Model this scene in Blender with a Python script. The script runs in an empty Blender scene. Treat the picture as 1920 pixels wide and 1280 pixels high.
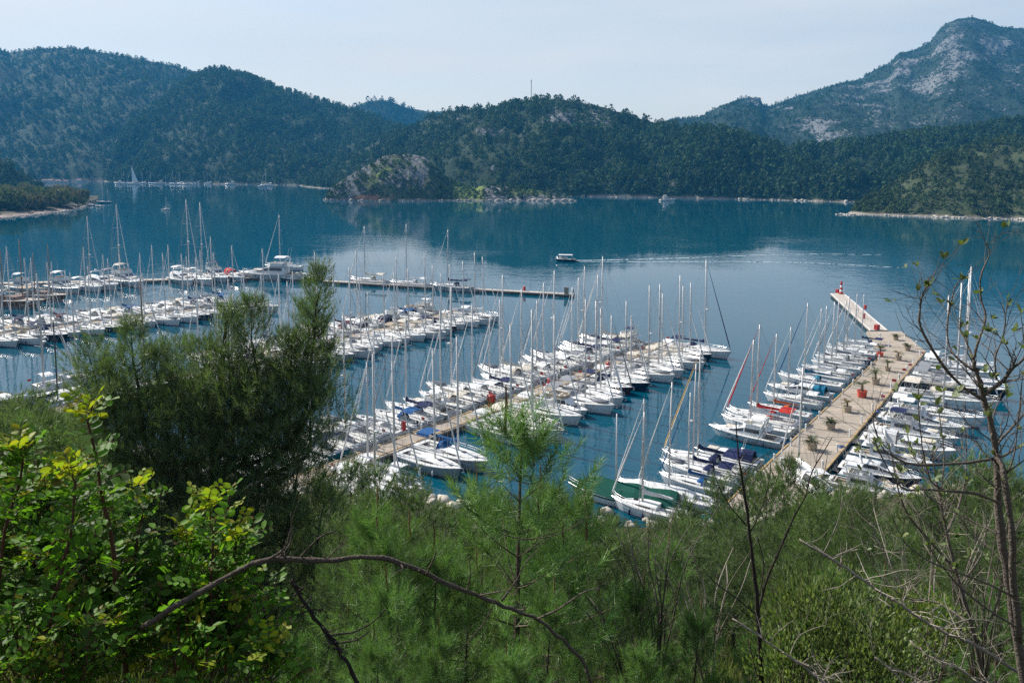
import bpy, math, random
import numpy as np
from mathutils import Vector, Matrix

# ------------------------------------------------------------------ camera, world, sun, exposure
scene = bpy.context.scene
COL = scene.collection
F, PXC, YH, TH, CAMH = 1500.0, 960.0, 300.0, math.radians(6.0), 45.0
PY = YH + F * math.tan(TH)
camd = bpy.data.cameras.new('camera')
camd.sensor_width = 36.0
camd.lens = F / 1920 * 36
camd.shift_y = -(640 - PY) / 1920
camd.clip_start, camd.clip_end = 0.1, 20000
cam = bpy.data.objects.new('camera', camd)
cam.location = (0, 0, CAMH)
cam.rotation_euler = (math.pi / 2 - TH, 0, 0)
COL.objects.link(cam)
scene.camera = cam

SUN_EL, SUN_FROM = math.radians(40), Vector((-0.80, 0.58))       # the sun stands to the left, a little ahead
SUN_FROM.normalize()
world = bpy.data.worlds.new('World')
scene.world = world
world.use_nodes = True
nt = world.node_tree
nt.nodes.clear()
wo = nt.nodes.new('ShaderNodeOutputWorld')
bg = nt.nodes.new('ShaderNodeBackground')
sky = nt.nodes.new('ShaderNodeTexSky')
sky.sky_type = 'NISHITA'
sky.sun_disc = False
sky.sun_elevation = SUN_EL
sky.sun_rotation = math.atan2(SUN_FROM.x, SUN_FROM.y)
sky.altitude = 50
sky.air_density, sky.dust_density, sky.ozone_density = 1.0, 1.2, 1.6
tc = nt.nodes.new('ShaderNodeTexCoord')
mp = nt.nodes.new('ShaderNodeMapping')
mp.inputs['Scale'].default_value = (1.6, 1.6, 9.0)
mp.inputs['Rotation'].default_value = (0, 0.08, 0)
cn = nt.nodes.new('ShaderNodeTexNoise')
cn.inputs['Scale'].default_value = 1.5
cn.inputs['Detail'].default_value = 6
cn.inputs['Roughness'].default_value = 0.5
cr = nt.nodes.new('ShaderNodeMapRange')
cr.inputs['From Min'].default_value, cr.inputs['From Max'].default_value = 0.32, 0.72
cr.inputs['To Min'].default_value, cr.inputs['To Max'].default_value = 0.50, 0.98
mix = nt.nodes.new('ShaderNodeMixRGB')
mix.inputs['Color2'].default_value = (6.7, 6.45, 6.05, 1)          # thin high cloud
L = nt.links.new
L(tc.outputs['Generated'], mp.inputs['Vector']); L(mp.outputs['Vector'], cn.inputs['Vector'])
sx = nt.nodes.new('ShaderNodeSeparateXYZ')
el = nt.nodes.new('ShaderNodeMapRange')                          # thin cloud is seen through a longer path low down
el.inputs['From Min'].default_value, el.inputs['From Max'].default_value = 0.12, 0.55
el.inputs['To Min'].default_value, el.inputs['To Max'].default_value = 1.0, 0.18
mul = nt.nodes.new('ShaderNodeMath')
mul.operation = 'MULTIPLY'
L(tc.outputs['Generated'], sx.inputs[0]); L(sx.outputs['Z'], el.inputs['Value'])
L(cn.outputs['Fac'], cr.inputs['Value']); L(cr.outputs['Result'], mul.inputs[0]); L(el.outputs['Result'], mul.inputs[1])
L(mul.outputs[0], mix.inputs['Fac'])
L(sky.outputs['Color'], mix.inputs['Color1']); L(mix.outputs['Color'], bg.inputs['Color'])
L(bg.outputs['Background'], wo.inputs['Surface'])
bg.inputs['Strength'].default_value = 0.105

sd = bpy.data.lights.new('sun', 'SUN')
sd.energy = 5.0
sd.angle = math.radians(0.5)
sd.color = (1.0, 0.95, 0.87)
sun = bpy.data.objects.new('sun', sd)
sdir = Vector((SUN_FROM.x * math.cos(SUN_EL), SUN_FROM.y * math.cos(SUN_EL), math.sin(SUN_EL)))
sun.rotation_euler = sdir.to_track_quat('Z', 'Y').to_euler()
sun.location = (0, 0, 300)
COL.objects.link(sun)

scene.view_settings.view_transform = 'Standard'
scene.view_settings.look = 'None'
scene.view_settings.exposure = 0.48
scene.view_settings.gamma = 1.0
scene.view_settings.use_curve_mapping = False
scene.render.engine = 'CYCLES'
scene.cycles.max_bounces = 6
scene.cycles.transparent_max_bounces = 8
scene.cycles.volume_bounces = 0
scene.cycles.caustics_reflective = False
scene.cycles.caustics_refractive = False
HAZE = 0.00012
scene.cycles.use_denoising = False
scene.cycles.denoiser = 'OPENIMAGEDENOISE'
scene.cycles.denoising_input_passes = 'RGB_ALBEDO_NORMAL'
scene.cycles.denoising_prefilter = 'NONE'
scene.cycles.use_adaptive_sampling = False

# ------------------------------------------------------------------ helpers
KIDS = {}
rng = np.random.default_rng(7)
random.seed(11)


def ray(px, py):
    u = (np.asarray(px, float) - PXC) / F
    v = (np.asarray(py, float) - PY) / F
    dy = math.cos(TH) - v * math.sin(TH)
    dz = -v * math.cos(TH) - math.sin(TH)
    return u / dy, dz / dy


def at(px, py, Y):
    dx, dz = ray(px, py)
    return Vector((float(dx * Y), float(Y), float(CAMH + dz * Y)))


def onz(px, py, z=0.0):
    dx, dz = ray(px, py)
    Y = (z - CAMH) / dz
    return Vector((float(dx * Y), float(Y), z))


def proj(X, Y, Z):
    X, Y, Z = np.asarray(X, float), np.asarray(Y, float), np.asarray(Z, float) - CAMH
    fw = Y * math.cos(TH) - Z * math.sin(TH)
    up = Y * math.sin(TH) + Z * math.cos(TH)
    return PXC + F * X / fw, PY - F * up / fw


def _hash(ix, iy, s):
    h = (ix.astype(np.int64) * 374761393 + iy.astype(np.int64) * 668265263 + s * 974634777) & 0x7fffffff
    h = ((h ^ (h >> 13)) * 1274126177) & 0x7fffffff
    h = (h ^ (h >> 16)) & 0xffffff
    return h / float(0xffffff)


def vnoise(x, y, s=0):
    x, y = np.asarray(x, float), np.asarray(y, float)
    ix, iy = np.floor(x), np.floor(y)
    fx, fy = x - ix, y - iy
    fx, fy = fx * fx * (3 - 2 * fx), fy * fy * (3 - 2 * fy)
    a, b = _hash(ix, iy, s), _hash(ix + 1, iy, s)
    c, d = _hash(ix, iy + 1, s), _hash(ix + 1, iy + 1, s)
    return (a * (1 - fx) + b * fx) * (1 - fy) + (c * (1 - fx) + d * fx) * fy


def fbm(x, y, s=0, o=5):
    t, a, w = 0, 0.5, 0
    for k in range(o):
        t = t + a * vnoise(np.asarray(x) * 2 ** k + 17.3 * k, np.asarray(y) * 2 ** k - 9.1 * k, s + k)
        w += a
        a *= 0.5
    return t / w


def ridged(x, y, s=0, o=4):
    t, a, w = 0, 0.5, 0
    for k in range(o):
        t = t + a * (1 - np.abs(2 * vnoise(np.asarray(x) * 2 ** k + 31.7 * k, np.asarray(y) * 2 ** k + 5.9 * k, s + k) - 1))
        w += a
        a *= 0.5
    return t / w


def tri_mesh(name, V, T, col=None, smooth=False, rk=None):
    V = np.asarray(V, np.float32); T = np.asarray(T, np.int32)
    me = bpy.data.meshes.new(name)
    k = T.shape[1]
    me.vertices.add(len(V)); me.loops.add(T.size); me.polygons.add(len(T))
    me.vertices.foreach_set('co', V.ravel())
    me.loops.foreach_set('vertex_index', T.ravel())
    me.polygons.foreach_set('loop_start', np.arange(0, T.size, k, dtype=np.int32))
    if smooth:
        me.polygons.foreach_set('use_smooth', np.ones(len(T), bool))
    if col is not None:
        c = np.ones((len(V), 4), np.float32); c[:, :3] = col
        a = me.color_attributes.new('col', 'FLOAT_COLOR', 'POINT')
        a.data.foreach_set('color', c.ravel())
    if rk is not None:
        a = me.attributes.new('rk', 'FLOAT', 'POINT')
        a.data.foreach_set('value', np.asarray(rk, np.float32).ravel())
    me.update()
    me.validate()
    return me


def link(name, me, parent=None, mat=None, loc=None):
    o = bpy.data.objects.new(name, me)
    COL.objects.link(o)
    if mat is not None and me is not None and len(me.materials) == 0:
        me.materials.append(mat)
    if parent is not None:
        o.parent = parent
        KIDS.setdefault(parent.name, []).append(o)
    if loc is not None:
        o.location = loc
    return o


def tag(o, label=None, cat=None, group=None, kind=None):
    if label: o['label'] = label
    if cat: o['category'] = cat
    if group: o['group'] = group
    if kind: o['kind'] = kind
    return o


def empty(name, loc=(0, 0, 0), rz=0.0):
    o = bpy.data.objects.new(name, None)
    COL.objects.link(o)
    o.location = loc
    o.rotation_euler = (0, 0, rz)
    o.empty_display_size = 0.3
    return o


def copy_tree(o, parent=None, skip=()):
    c = o.copy()
    COL.objects.link(c)
    if parent is not None:
        c.parent = parent
        KIDS.setdefault(parent.name, []).append(c)
    for ch in KIDS.get(o.name, []):
        if ch['part'] in skip if 'part' in ch else False:
            continue
        copy_tree(ch, c, skip)
    return c


def remove_tree(o):
    for ch in list(KIDS.get(o.name, [])):
        remove_tree(ch)
    KIDS.pop(o.name, None)
    bpy.data.objects.remove(o)


def set_mat(root, part, m):
    for ch in KIDS.get(root.name, []):
        if ch.name.split('.')[0] == part:
            ch.material_slots[0].link = 'OBJECT'
            ch.material_slots[0].material = m
        set_mat(ch, part, m)


class MB:
    def __init__(s):
        s.v, s.f = [], []

    def add(s, pts, faces):
        b = len(s.v)
        s.v += [tuple(p) for p in pts]
        s.f += [tuple(b + i for i in f) for f in faces]

    def box(s, c, d, rz=0.0, taper=1.0):
        x, y, z = d[0] / 2, d[1] / 2, d[2] / 2
        cs, sn = math.cos(rz), math.sin(rz)
        P = []
        for k, zz in ((1, -z), (taper, z)):
            for a, b in ((-x, -y), (x, -y), (x, y), (-x, y)):
                a, b = a * k, b * k
                P.append((c[0] + a * cs - b * sn, c[1] + a * sn + b * cs, c[2] + zz))
        s.add(P, [(3, 2, 1, 0), (4, 5, 6, 7), (0, 1, 5, 4), (1, 2, 6, 5), (2, 3, 7, 6), (3, 0, 4, 7)])

    def loft(s, rings, close=True, cap0=False, cap1=False):
        n = len(rings[0]); P = [p for r in rings for p in r]; fs = []
        m = n if close else n - 1
        for i in range(len(rings) - 1):
            for j in range(m):
                a, b = i * n + j, i * n + (j + 1) % n
                fs.append((a, b, b + n, a + n))
        if cap0: fs.append(tuple(range(n - 1, -1, -1)))
        if cap1: fs.append(tuple((len(rings) - 1) * n + j for j in range(n)))
        s.add(P, fs)

    def tube(s, pts, rad, n=6, caps=True):
        pts = [Vector(p) for p in pts]
        if not hasattr(rad, '__len__'): rad = [rad] * len(pts)
        rings = []
        up0 = None
        for i, p in enumerate(pts):
            d = (pts[min(i + 1, len(pts) - 1)] - pts[max(i - 1, 0)])
            if d.length < 1e-9: d = Vector((0, 0, 1))
            d.normalize()
            if up0 is None:
                ref = Vector((0, 0, 1)) if abs(d.z) < 0.9 else Vector((1, 0, 0))
                a = d.cross(ref).normalized()
            else:
                a = (up0 - d * up0.dot(d))
                a = a.normalized() if a.length > 1e-6 else d.orthogonal().normalized()
            up0 = a
            b = d.cross(a)
            rings.append([p + (a * math.cos(2 * math.pi * k / n) + b * math.sin(2 * math.pi * k / n)) * rad[i] for k in range(n)])
        s.loft(rings, True, caps, caps)

    def lathe(s, prof, n=12, c=(0, 0, 0)):
        rings = [[(c[0] + r * math.cos(2 * math.pi * k / n), c[1] + r * math.sin(2 * math.pi * k / n), c[2] + z) for k in range(n)] for r, z in prof]
        s.loft(rings, True, True, True)

    def mesh(s, name, smooth=False):
        me = bpy.data.meshes.new(name)
        me.from_pydata(s.v, [], s.f)
        me.update()
        if smooth:
            for p in me.polygons: p.use_smooth = True
        return me

    def build(s, name, mat, parent=None, smooth=False, kind=None, loc=None):
        o = link(name, s.mesh(name, smooth), parent, mat, loc)
        o['part'] = name
        if kind: o['kind'] = kind
        return o


# ------------------------------------------------------------------ materials
def nodes(name):
    m = bpy.data.materials.new(name)
    m.use_nodes = True
    t = m.node_tree
    p = t.nodes['Principled BSDF']
    return m, t, p


def simple(name, col, rough=0.5, metal=0.0, var=0.12, scale=3.0, bump=0.0, spec=0.5, coord='Object'):
    m, t, p = nodes(name)
    tcn = t.nodes.new('ShaderNodeTexCoord')
    n = t.nodes.new('ShaderNodeTexNoise')
    n.inputs['Scale'].default_value = scale
    n.inputs['Detail'].default_value = 5
    t.links.new(tcn.outputs[coord], n.inputs['Vector'])
    mx = t.nodes.new('ShaderNodeMixRGB')
    mx.inputs['Color1'].default_value = (*[c * (1 - var) for c in col], 1)
    mx.inputs['Color2'].default_value = (*[min(1, c * (1 + var)) for c in col], 1)
    t.links.new(n.outputs['Fac'], mx.inputs['Fac'])
    oi = t.nodes.new('ShaderNodeObjectInfo')
    orr = t.nodes.new('ShaderNodeMapRange'); orr.inputs['To Min'].default_value, orr.inputs['To Max'].default_value = .90, 1.06
    t.links.new(oi.outputs['Random'], orr.inputs['Value'])
    vs = t.nodes.new('ShaderNodeVectorMath'); vs.operation = 'SCALE'
    t.links.new(mx.outputs['Color'], vs.inputs[0]); t.links.new(orr.outputs['Result'], vs.inputs['Scale'])
    t.links.new(vs.outputs[0], p.inputs['Base Color'])
    p.inputs['Roughness'].default_value = rough
    p.inputs['Metallic'].default_value = metal
    p.inputs['Specular IOR Level'].default_value = spec
    if bump:
        b = t.nodes.new('ShaderNodeBump')
        b.inputs['Strength'].default_value = bump
        b.inputs['Distance'].default_value = 0.05
        t.links.new(n.outputs['Fac'], b.inputs['Height'])
        t.links.new(b.outputs['Normal'], p.inputs['Normal'])
    return m


def leafy(name, col=None, trans=0.35, rough=0.5, attr=False, var=0.25, scale=1.2, spec=0.3, tcol=1.35):
    """foliage: diffuse + light let through the blade; colour from the mesh's own 'col' or one base colour."""
    m, t, p = nodes(name)
    out = t.nodes['Material Output']
    if attr:
        src = t.nodes.new('ShaderNodeAttribute'); src.attribute_name = 'col'; c = src.outputs['Color']
    else:
        src = t.nodes.new('ShaderNodeRGB'); src.outputs[0].default_value = (*col, 1); c = src.outputs[0]
    tcn = t.nodes.new('ShaderNodeTexCoord')
    n = t.nodes.new('ShaderNodeTexNoise'); n.inputs['Scale'].default_value = scale; n.inputs['Detail'].default_value = 3
    t.links.new(tcn.outputs['Object'], n.inputs['Vector'])
    mr = t.nodes.new('ShaderNodeMapRange')
    mr.inputs['From Min'].default_value, mr.inputs['From Max'].default_value = 0.3, 0.7
    mr.inputs['To Min'].default_value, mr.inputs['To Max'].default_value = 1 - var, 1 + var
    t.links.new(n.outputs['Fac'], mr.inputs['Value'])
    oi = t.nodes.new('ShaderNodeObjectInfo')
    mr2 = t.nodes.new('ShaderNodeMapRange')
    mr2.inputs['To Min'].default_value, mr2.inputs['To Max'].default_value = 0.85, 1.15
    t.links.new(oi.outputs['Random'], mr2.inputs['Value'])
    mu0 = t.nodes.new('ShaderNodeMath'); mu0.operation = 'MULTIPLY'
    t.links.new(mr.outputs['Result'], mu0.inputs[0]); t.links.new(mr2.outputs['Result'], mu0.inputs[1])
    mu = t.nodes.new('ShaderNodeVectorMath'); mu.operation = 'SCALE'
    t.links.new(c, mu.inputs[0]); t.links.new(mu0.outputs[0], mu.inputs['Scale'])
    t.links.new(mu.outputs[0], p.inputs['Base Color'])
    p.inputs['Roughness'].default_value = rough
    p.inputs['Specular IOR Level'].default_value = spec
    if trans > 0:
        tr = t.nodes.new('ShaderNodeBsdfTranslucent')
        s2 = t.nodes.new('ShaderNodeVectorMath'); s2.operation = 'MULTIPLY'
        s2.inputs[1].default_value = (tcol * 1.05, tcol * 1.15, tcol * 0.55)
        t.links.new(mu.outputs[0], s2.inputs[0]); t.links.new(s2.outputs[0], tr.inputs['Color'])
        mx = t.nodes.new('ShaderNodeMixShader'); mx.inputs[0].default_value = trans
        t.links.new(p.outputs[0], mx.inputs[1]); t.links.new(tr.outputs[0], mx.inputs[2])
        t.links.new(mx.outputs[0], out.inputs['Surface'])
    return m


def terrain_mat(name, scale=0.05, bump=0.6, bd=1.5, lo=0.6, hi=1.35, rock=None):
    m, t, p = nodes(name)
    a = t.nodes.new('ShaderNodeAttribute'); a.attribute_name = 'col'
    tcn = t.nodes.new('ShaderNodeTexCoord')
    n = t.nodes.new('ShaderNodeTexNoise'); n.inputs['Scale'].default_value = scale; n.inputs['Detail'].default_value = 9; n.inputs['Roughness'].default_value = 0.68
    t.links.new(tcn.outputs['Object'], n.inputs['Vector'])
    mr = t.nodes.new('ShaderNodeMapRange')
    mr.inputs['From Min'].default_value, mr.inputs['From Max'].default_value = 0.3, 0.7
    mr.inputs['To Min'].default_value, mr.inputs['To Max'].default_value = lo, hi
    t.links.new(n.outputs['Fac'], mr.inputs['Value'])
    mu = t.nodes.new('ShaderNodeVectorMath'); mu.operation = 'SCALE'
    t.links.new(a.outputs['Color'], mu.inputs[0]); t.links.new(mr.outputs['Result'], mu.inputs['Scale'])
    colour = mu.outputs[0]
    hgt = n.outputs['Fac']
    if rock:
        # bare limestone breaking through the scrub: the vertex mask says how rocky, the noise says exactly where
        ra = t.nodes.new('ShaderNodeAttribute'); ra.attribute_name = 'rk'
        mpp = t.nodes.new('ShaderNodeMapping'); mpp.inputs['Scale'].default_value = (1, .6, .55)
        t.links.new(tcn.outputs['Object'], mpp.inputs['Vector'])
        n2 = t.nodes.new('ShaderNodeTexNoise'); n2.inputs['Scale'].default_value = .12; n2.inputs['Detail'].default_value = 8; n2.inputs['Roughness'].default_value = .72
        t.links.new(mpp.outputs['Vector'], n2.inputs['Vector'])
        ma = t.nodes.new('ShaderNodeMath'); ma.operation = 'MULTIPLY_ADD'; ma.inputs[1].default_value = 2.7
        t.links.new(n2.outputs['Fac'], ma.inputs[0]); t.links.new(ra.outputs['Fac'], ma.inputs[2])
        r2 = t.nodes.new('ShaderNodeMapRange'); r2.inputs['From Min'].default_value, r2.inputs['From Max'].default_value = 1.86, 2.00
        t.links.new(ma.outputs[0], r2.inputs['Value'])
        n3 = t.nodes.new('ShaderNodeTexNoise'); n3.inputs['Scale'].default_value = .33; n3.inputs['Detail'].default_value = 8; n3.inputs['Roughness'].default_value = .75
        t.links.new(mpp.outputs['Vector'], n3.inputs['Vector'])
        rp = t.nodes.new('ShaderNodeValToRGB')
        rp.color_ramp.elements[0].position, rp.color_ramp.elements[1].position = .32, .66
        rp.color_ramp.elements[0].color = (*[c * .18 for c in rock], 1); rp.color_ramp.elements[1].color = (*[c * 1.15 for c in rock], 1)
        t.links.new(n3.outputs['Fac'], rp.inputs['Fac'])
        mx = t.nodes.new('ShaderNodeMixRGB')
        t.links.new(r2.outputs['Result'], mx.inputs['Fac']); t.links.new(colour, mx.inputs['Color1']); t.links.new(rp.outputs['Color'], mx.inputs['Color2'])
        colour = mx.outputs['Color']
        ad = t.nodes.new('ShaderNodeMath'); ad.operation = 'MULTIPLY_ADD'
        t.links.new(r2.outputs['Result'], ad.inputs[0]); t.links.new(n3.outputs['Fac'], ad.inputs[1]); t.links.new(n.outputs['Fac'], ad.inputs[2])
        hgt = ad.outputs[0]
    t.links.new(colour, p.inputs['Base Color'])
    p.inputs['Roughness'].default_value = 0.95
    p.inputs['Specular IOR Level'].default_value = 0.15
    b = t.nodes.new('ShaderNodeBump'); b.inputs['Strength'].default_value = bump; b.inputs['Distance'].default_value = bd
    t.links.new(hgt, b.inputs['Height']); t.links.new(b.outputs['Normal'], p.inputs['Normal'])
    return m


def water_mat():
    m, t, p = nodes('sea_water')
    p.inputs['Base Color'].default_value = (0.0001, 0.060, 0.098, 1)
    p.inputs['Roughness'].default_value = 0.02
    p.inputs['IOR'].default_value = 1.33
    g = t.nodes.new('ShaderNodeNewGeometry')
    big = t.nodes.new('ShaderNodeTexNoise'); big.inputs['Scale'].default_value = 0.012; big.inputs['Detail'].default_value = 3
    t.links.new(g.outputs['Position'], big.inputs['Vector'])
    mr = t.nodes.new('ShaderNodeMapRange')
    mr.inputs['From Min'].default_value, mr.inputs['From Max'].default_value = 0.4, 0.65
    mr.inputs['To Min'].default_value, mr.inputs['To Max'].default_value = 0.22, 1.15
    t.links.new(big.outputs['Fac'], mr.inputs['Value'])
    n1 = t.nodes.new('ShaderNodeTexNoise'); n1.inputs['Scale'].default_value = 0.75; n1.inputs['Detail'].default_value = 3
    n2 = t.nodes.new('ShaderNodeTexNoise'); n2.inputs['Scale'].default_value = 0.16; n2.inputs['Detail'].default_value = 2
    for n in (n1, n2): t.links.new(g.outputs['Position'], n.inputs['Vector'])
    ad = t.nodes.new('ShaderNodeMath'); ad.operation = 'MULTIPLY_ADD'; ad.inputs[1].default_value = 2.0
    t.links.new(n2.outputs['Fac'], ad.inputs[0]); t.links.new(n1.outputs['Fac'], ad.inputs[2])
    b = t.nodes.new('ShaderNodeBump'); b.inputs['Distance'].default_value = 0.033
    t.links.new(ad.outputs[0], b.inputs['Height']); t.links.new(mr.outputs['Result'], b.inputs['Strength'])
    t.links.new(b.outputs['Normal'], p.inputs['Normal'])
    return m


M = {}
M['gelcoat'] = simple('white_gelcoat', (0.72, 0.73, 0.73), 0.22, 0, 0.05, 1.5)
M['gelcoat2'] = simple('ivory_gelcoat', (0.66, 0.62, 0.54), 0.25, 0, 0.05, 1.5)
M['deck'] = simple('white_deck', (0.66, 0.66, 0.64), 0.6, 0, 0.10, 6)
M['navy_hull'] = simple('navy_gelcoat', (0.012, 0.018, 0.045), 0.15, 0, 0.1, 1)
M['black_hull'] = simple('black_gelcoat', (0.012, 0.012, 0.016), 0.18, 0, 0.1, 1)
M['grey_hull'] = simple('grey_gelcoat', (0.32, 0.34, 0.36), 0.25, 0, 0.06, 1)
M['maroon_hull'] = simple('maroon_gelcoat', (0.06, 0.012, 0.016), 0.2, 0, 0.1, 1)
M['teal_hull'] = simple('teal_gelcoat', (0.03, 0.16, 0.2), 0.2, 0, 0.1, 1)
M['teak'] = simple('weathered_teak', (0.40, 0.35, 0.29), 0.7, 0, 0.2, 8)
M['wood'] = simple('varnished_wood', (0.20, 0.085, 0.03), 0.4, 0, 0.25, 6)
M['glass'] = simple('tinted_glass', (0.012, 0.016, 0.02), 0.06, 0, 0.1, 1, spec=0.8)
M['alu'] = simple('mast_aluminium', (0.60, 0.60, 0.60), 0.45, 0.1, 0.08, 1)
M['white_mast'] = simple('white_painted_mast', (0.70, 0.70, 0.69), 0.35, 0, 0.06, 1)
M['dark_mast'] = simple('dark_carbon_mast', (0.03, 0.03, 0.035), 0.35, 0, 0.1, 1)
M['wood_mast'] = simple('brown_wood_mast', (0.24, 0.17, 0.12), 0.55, 0, 0.2, 2)
M['steel'] = simple('stainless_steel', (0.45, 0.46, 0.47), 0.3, 0.7, 0.05, 1)
M['wire'] = simple('rigging_wire', (0.34, 0.34, 0.35), 0.5, 0.2, 0.05, 1)
CAN = {'navy': (0.016, 0.022, 0.075), 'blue': (0.015, 0.085, 0.24), 'teal': (0.012, 0.14, 0.24), 'cream': (0.60, 0.55, 0.46), 'white': (0.72, 0.72, 0.71),
       'grey': (0.24, 0.25, 0.27), 'black': (0.018, 0.018, 0.02), 'maroon': (0.09, 0.014, 0.024), 'red': (0.50, 0.035, 0.025), 'orange': (0.60, 0.13, 0.03),
       'green': (0.007, 0.075, 0.052), 'beige': (0.40, 0.33, 0.24), 'yellow': (0.55, 0.33, 0.06)}
for k, c in CAN.items():
    M['c_' + k] = simple(k + '_canvas', c, 0.85, 0, 0.14, 5, bump=0.25, spec=0.2)
M['rubber'] = simple('black_rubber', (0.02, 0.02, 0.022), 0.6, 0, 0.1, 4)
M['concrete'] = simple('pier_concrete', (0.37, 0.315, 0.255), 0.9, 0, 0.34, 0.45, bump=0.15, spec=0.2)
M['concrete_side'] = simple('stained_pier_side', (0.12, 0.10, 0.085), 0.9, 0, 0.4, 1.2, bump=0.2, spec=0.2)
M['yellow_paint'] = simple('worn_yellow_paint', (0.38, 0.26, 0.12), 0.8, 0, 0.4, 1.2)
M['float_deck'] = simple('floating_pier_deck', (0.46, 0.41, 0.35), 0.85, 0, 0.18, 1)
M['white_paint'] = simple('white_paint', (0.75, 0.75, 0.74), 0.5, 0, 0.05, 2)
M['red_paint'] = simple('red_paint', (0.45, 0.03, 0.02), 0.5, 0, 0.12, 3)
M['terracotta'] = simple('terracotta_red_pot', (0.55, 0.07, 0.03), 0.7, 0, 0.15, 4)
M['stone_pot'] = simple('sandstone_pot', (0.36, 0.30, 0.22), 0.9, 0, 0.2, 4, bump=0.2)
M['blue_plastic'] = simple('blue_plastic', (0.02, 0.10, 0.30), 0.4, 0, 0.1, 2)
M['frond'] = leafy('palm_frond_green', (0.075, 0.10, 0.03), 0.25, 0.5)
M['frond_dry'] = leafy('dry_frond', (0.20, 0.15, 0.07), 0.2, 0.7)
M['trunk_palm'] = simple('palm_trunk', (0.14, 0.10, 0.065), 0.95, 0, 0.3, 8, bump=0.4)
M['bark'] = simple('grey_brown_bark', (0.115, 0.090, 0.072), 0.9, 0, 0.6, 55, bump=0.7, spec=0.2)
M['bark_pale'] = simple('pale_grey_bark', (0.145, 0.120, 0.100), 0.9, 0, 0.5, 50, bump=0.6, spec=0.2)
M['twig_pale'] = simple('pale_bare_twigs', (0.27, 0.235, 0.19), 0.9, 0, 0.3, 18, bump=0.3, spec=0.2)
M['bark_red'] = simple('reddish_stem_bark', (0.10, 0.045, 0.03), 0.8, 0, 0.4, 18, bump=0.3, spec=0.2)
M['bark_dark'] = simple('dark_dead_wood', (0.035, 0.027, 0.023), 0.95, 0, 0.5, 55, bump=0.4, spec=0.2)
M['far_leaf'] = leafy('distant_foliage', None, 0.2, 0.8, True, 0.25, 0.02, 0.1)
M['needle'] = leafy('pine_needles', None, 0.3, 0.45, True, 0.22, 0.9, 0.35)
M['carob'] = leafy('glossy_carob_leaves', None, 0.45, 0.55, True, 0.2, 3, 0.25)
M['pale_leaf'] = leafy('pale_matt_leaves', None, 0.3, 0.5, True, 0.15, 3, 0.4)
M['grass'] = leafy('grass_blades', None, 0.35, 0.6, True, 0.2, 0.6, 0.2)
M['hill'] = terrain_mat('hill_ground', 0.05, 0.8, 3.0, .55, 1.45, (0.245, 0.248, 0.245))
M['slope'] = terrain_mat('near_slope_soil', 0.8, 0.6, 0.15)
M['rock'] = simple('limestone_rock', (0.34, 0.31, 0.275), 0.95, 0, 0.35, 0.4, bump=0.5, spec=0.2)
M['rock_pale'] = simple('pale_shore_rock', (0.52, 0.47, 0.40), 0.95, 0, 0.25, 0.8, bump=0.5, spec=0.2)
M['wall'] = simple('pale_house_wall', (0.55, 0.52, 0.48), 0.9, 0, 0.08, 0.5)
M['roof'] = simple('clay_roof', (0.22, 0.12, 0.09), 0.9, 0, 0.2, 0.8)
M['thatch'] = simple('beige_thatch', (0.42, 0.34, 0.22), 0.95, 0, 0.2, 1.5, bump=0.3)
M['foam'] = simple('wake_foam', (0.46, 0.56, 0.58), 0.2, 0, 0.15, 0.3)
M['water'] = water_mat()

# ------------------------------------------------------------------ sea
mb = MB()
mb.add([(-7000, -900, 0), (7000, -900, 0), (7000, 9000, 0), (-7000, 9000, 0)], [(0, 1, 2, 3)])
tag(mb.build('sea', M['water']), kind='structure')

# ------------------------------------------------------------------ hills
FAR_TREES = []                         # (x, y, z, height, width, colour, kind) for everything not singled out below
SHORE_TREES = []


def spots(PX, PYY, lst):
    r = np.zeros_like(PX)
    for (x, y, rx, ry, s) in lst:
        r = np.maximum(r, s * np.exp(-(((PX - x) / rx) ** 2 + ((PYY - y) / ry) ** 2)))
    return r


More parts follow.
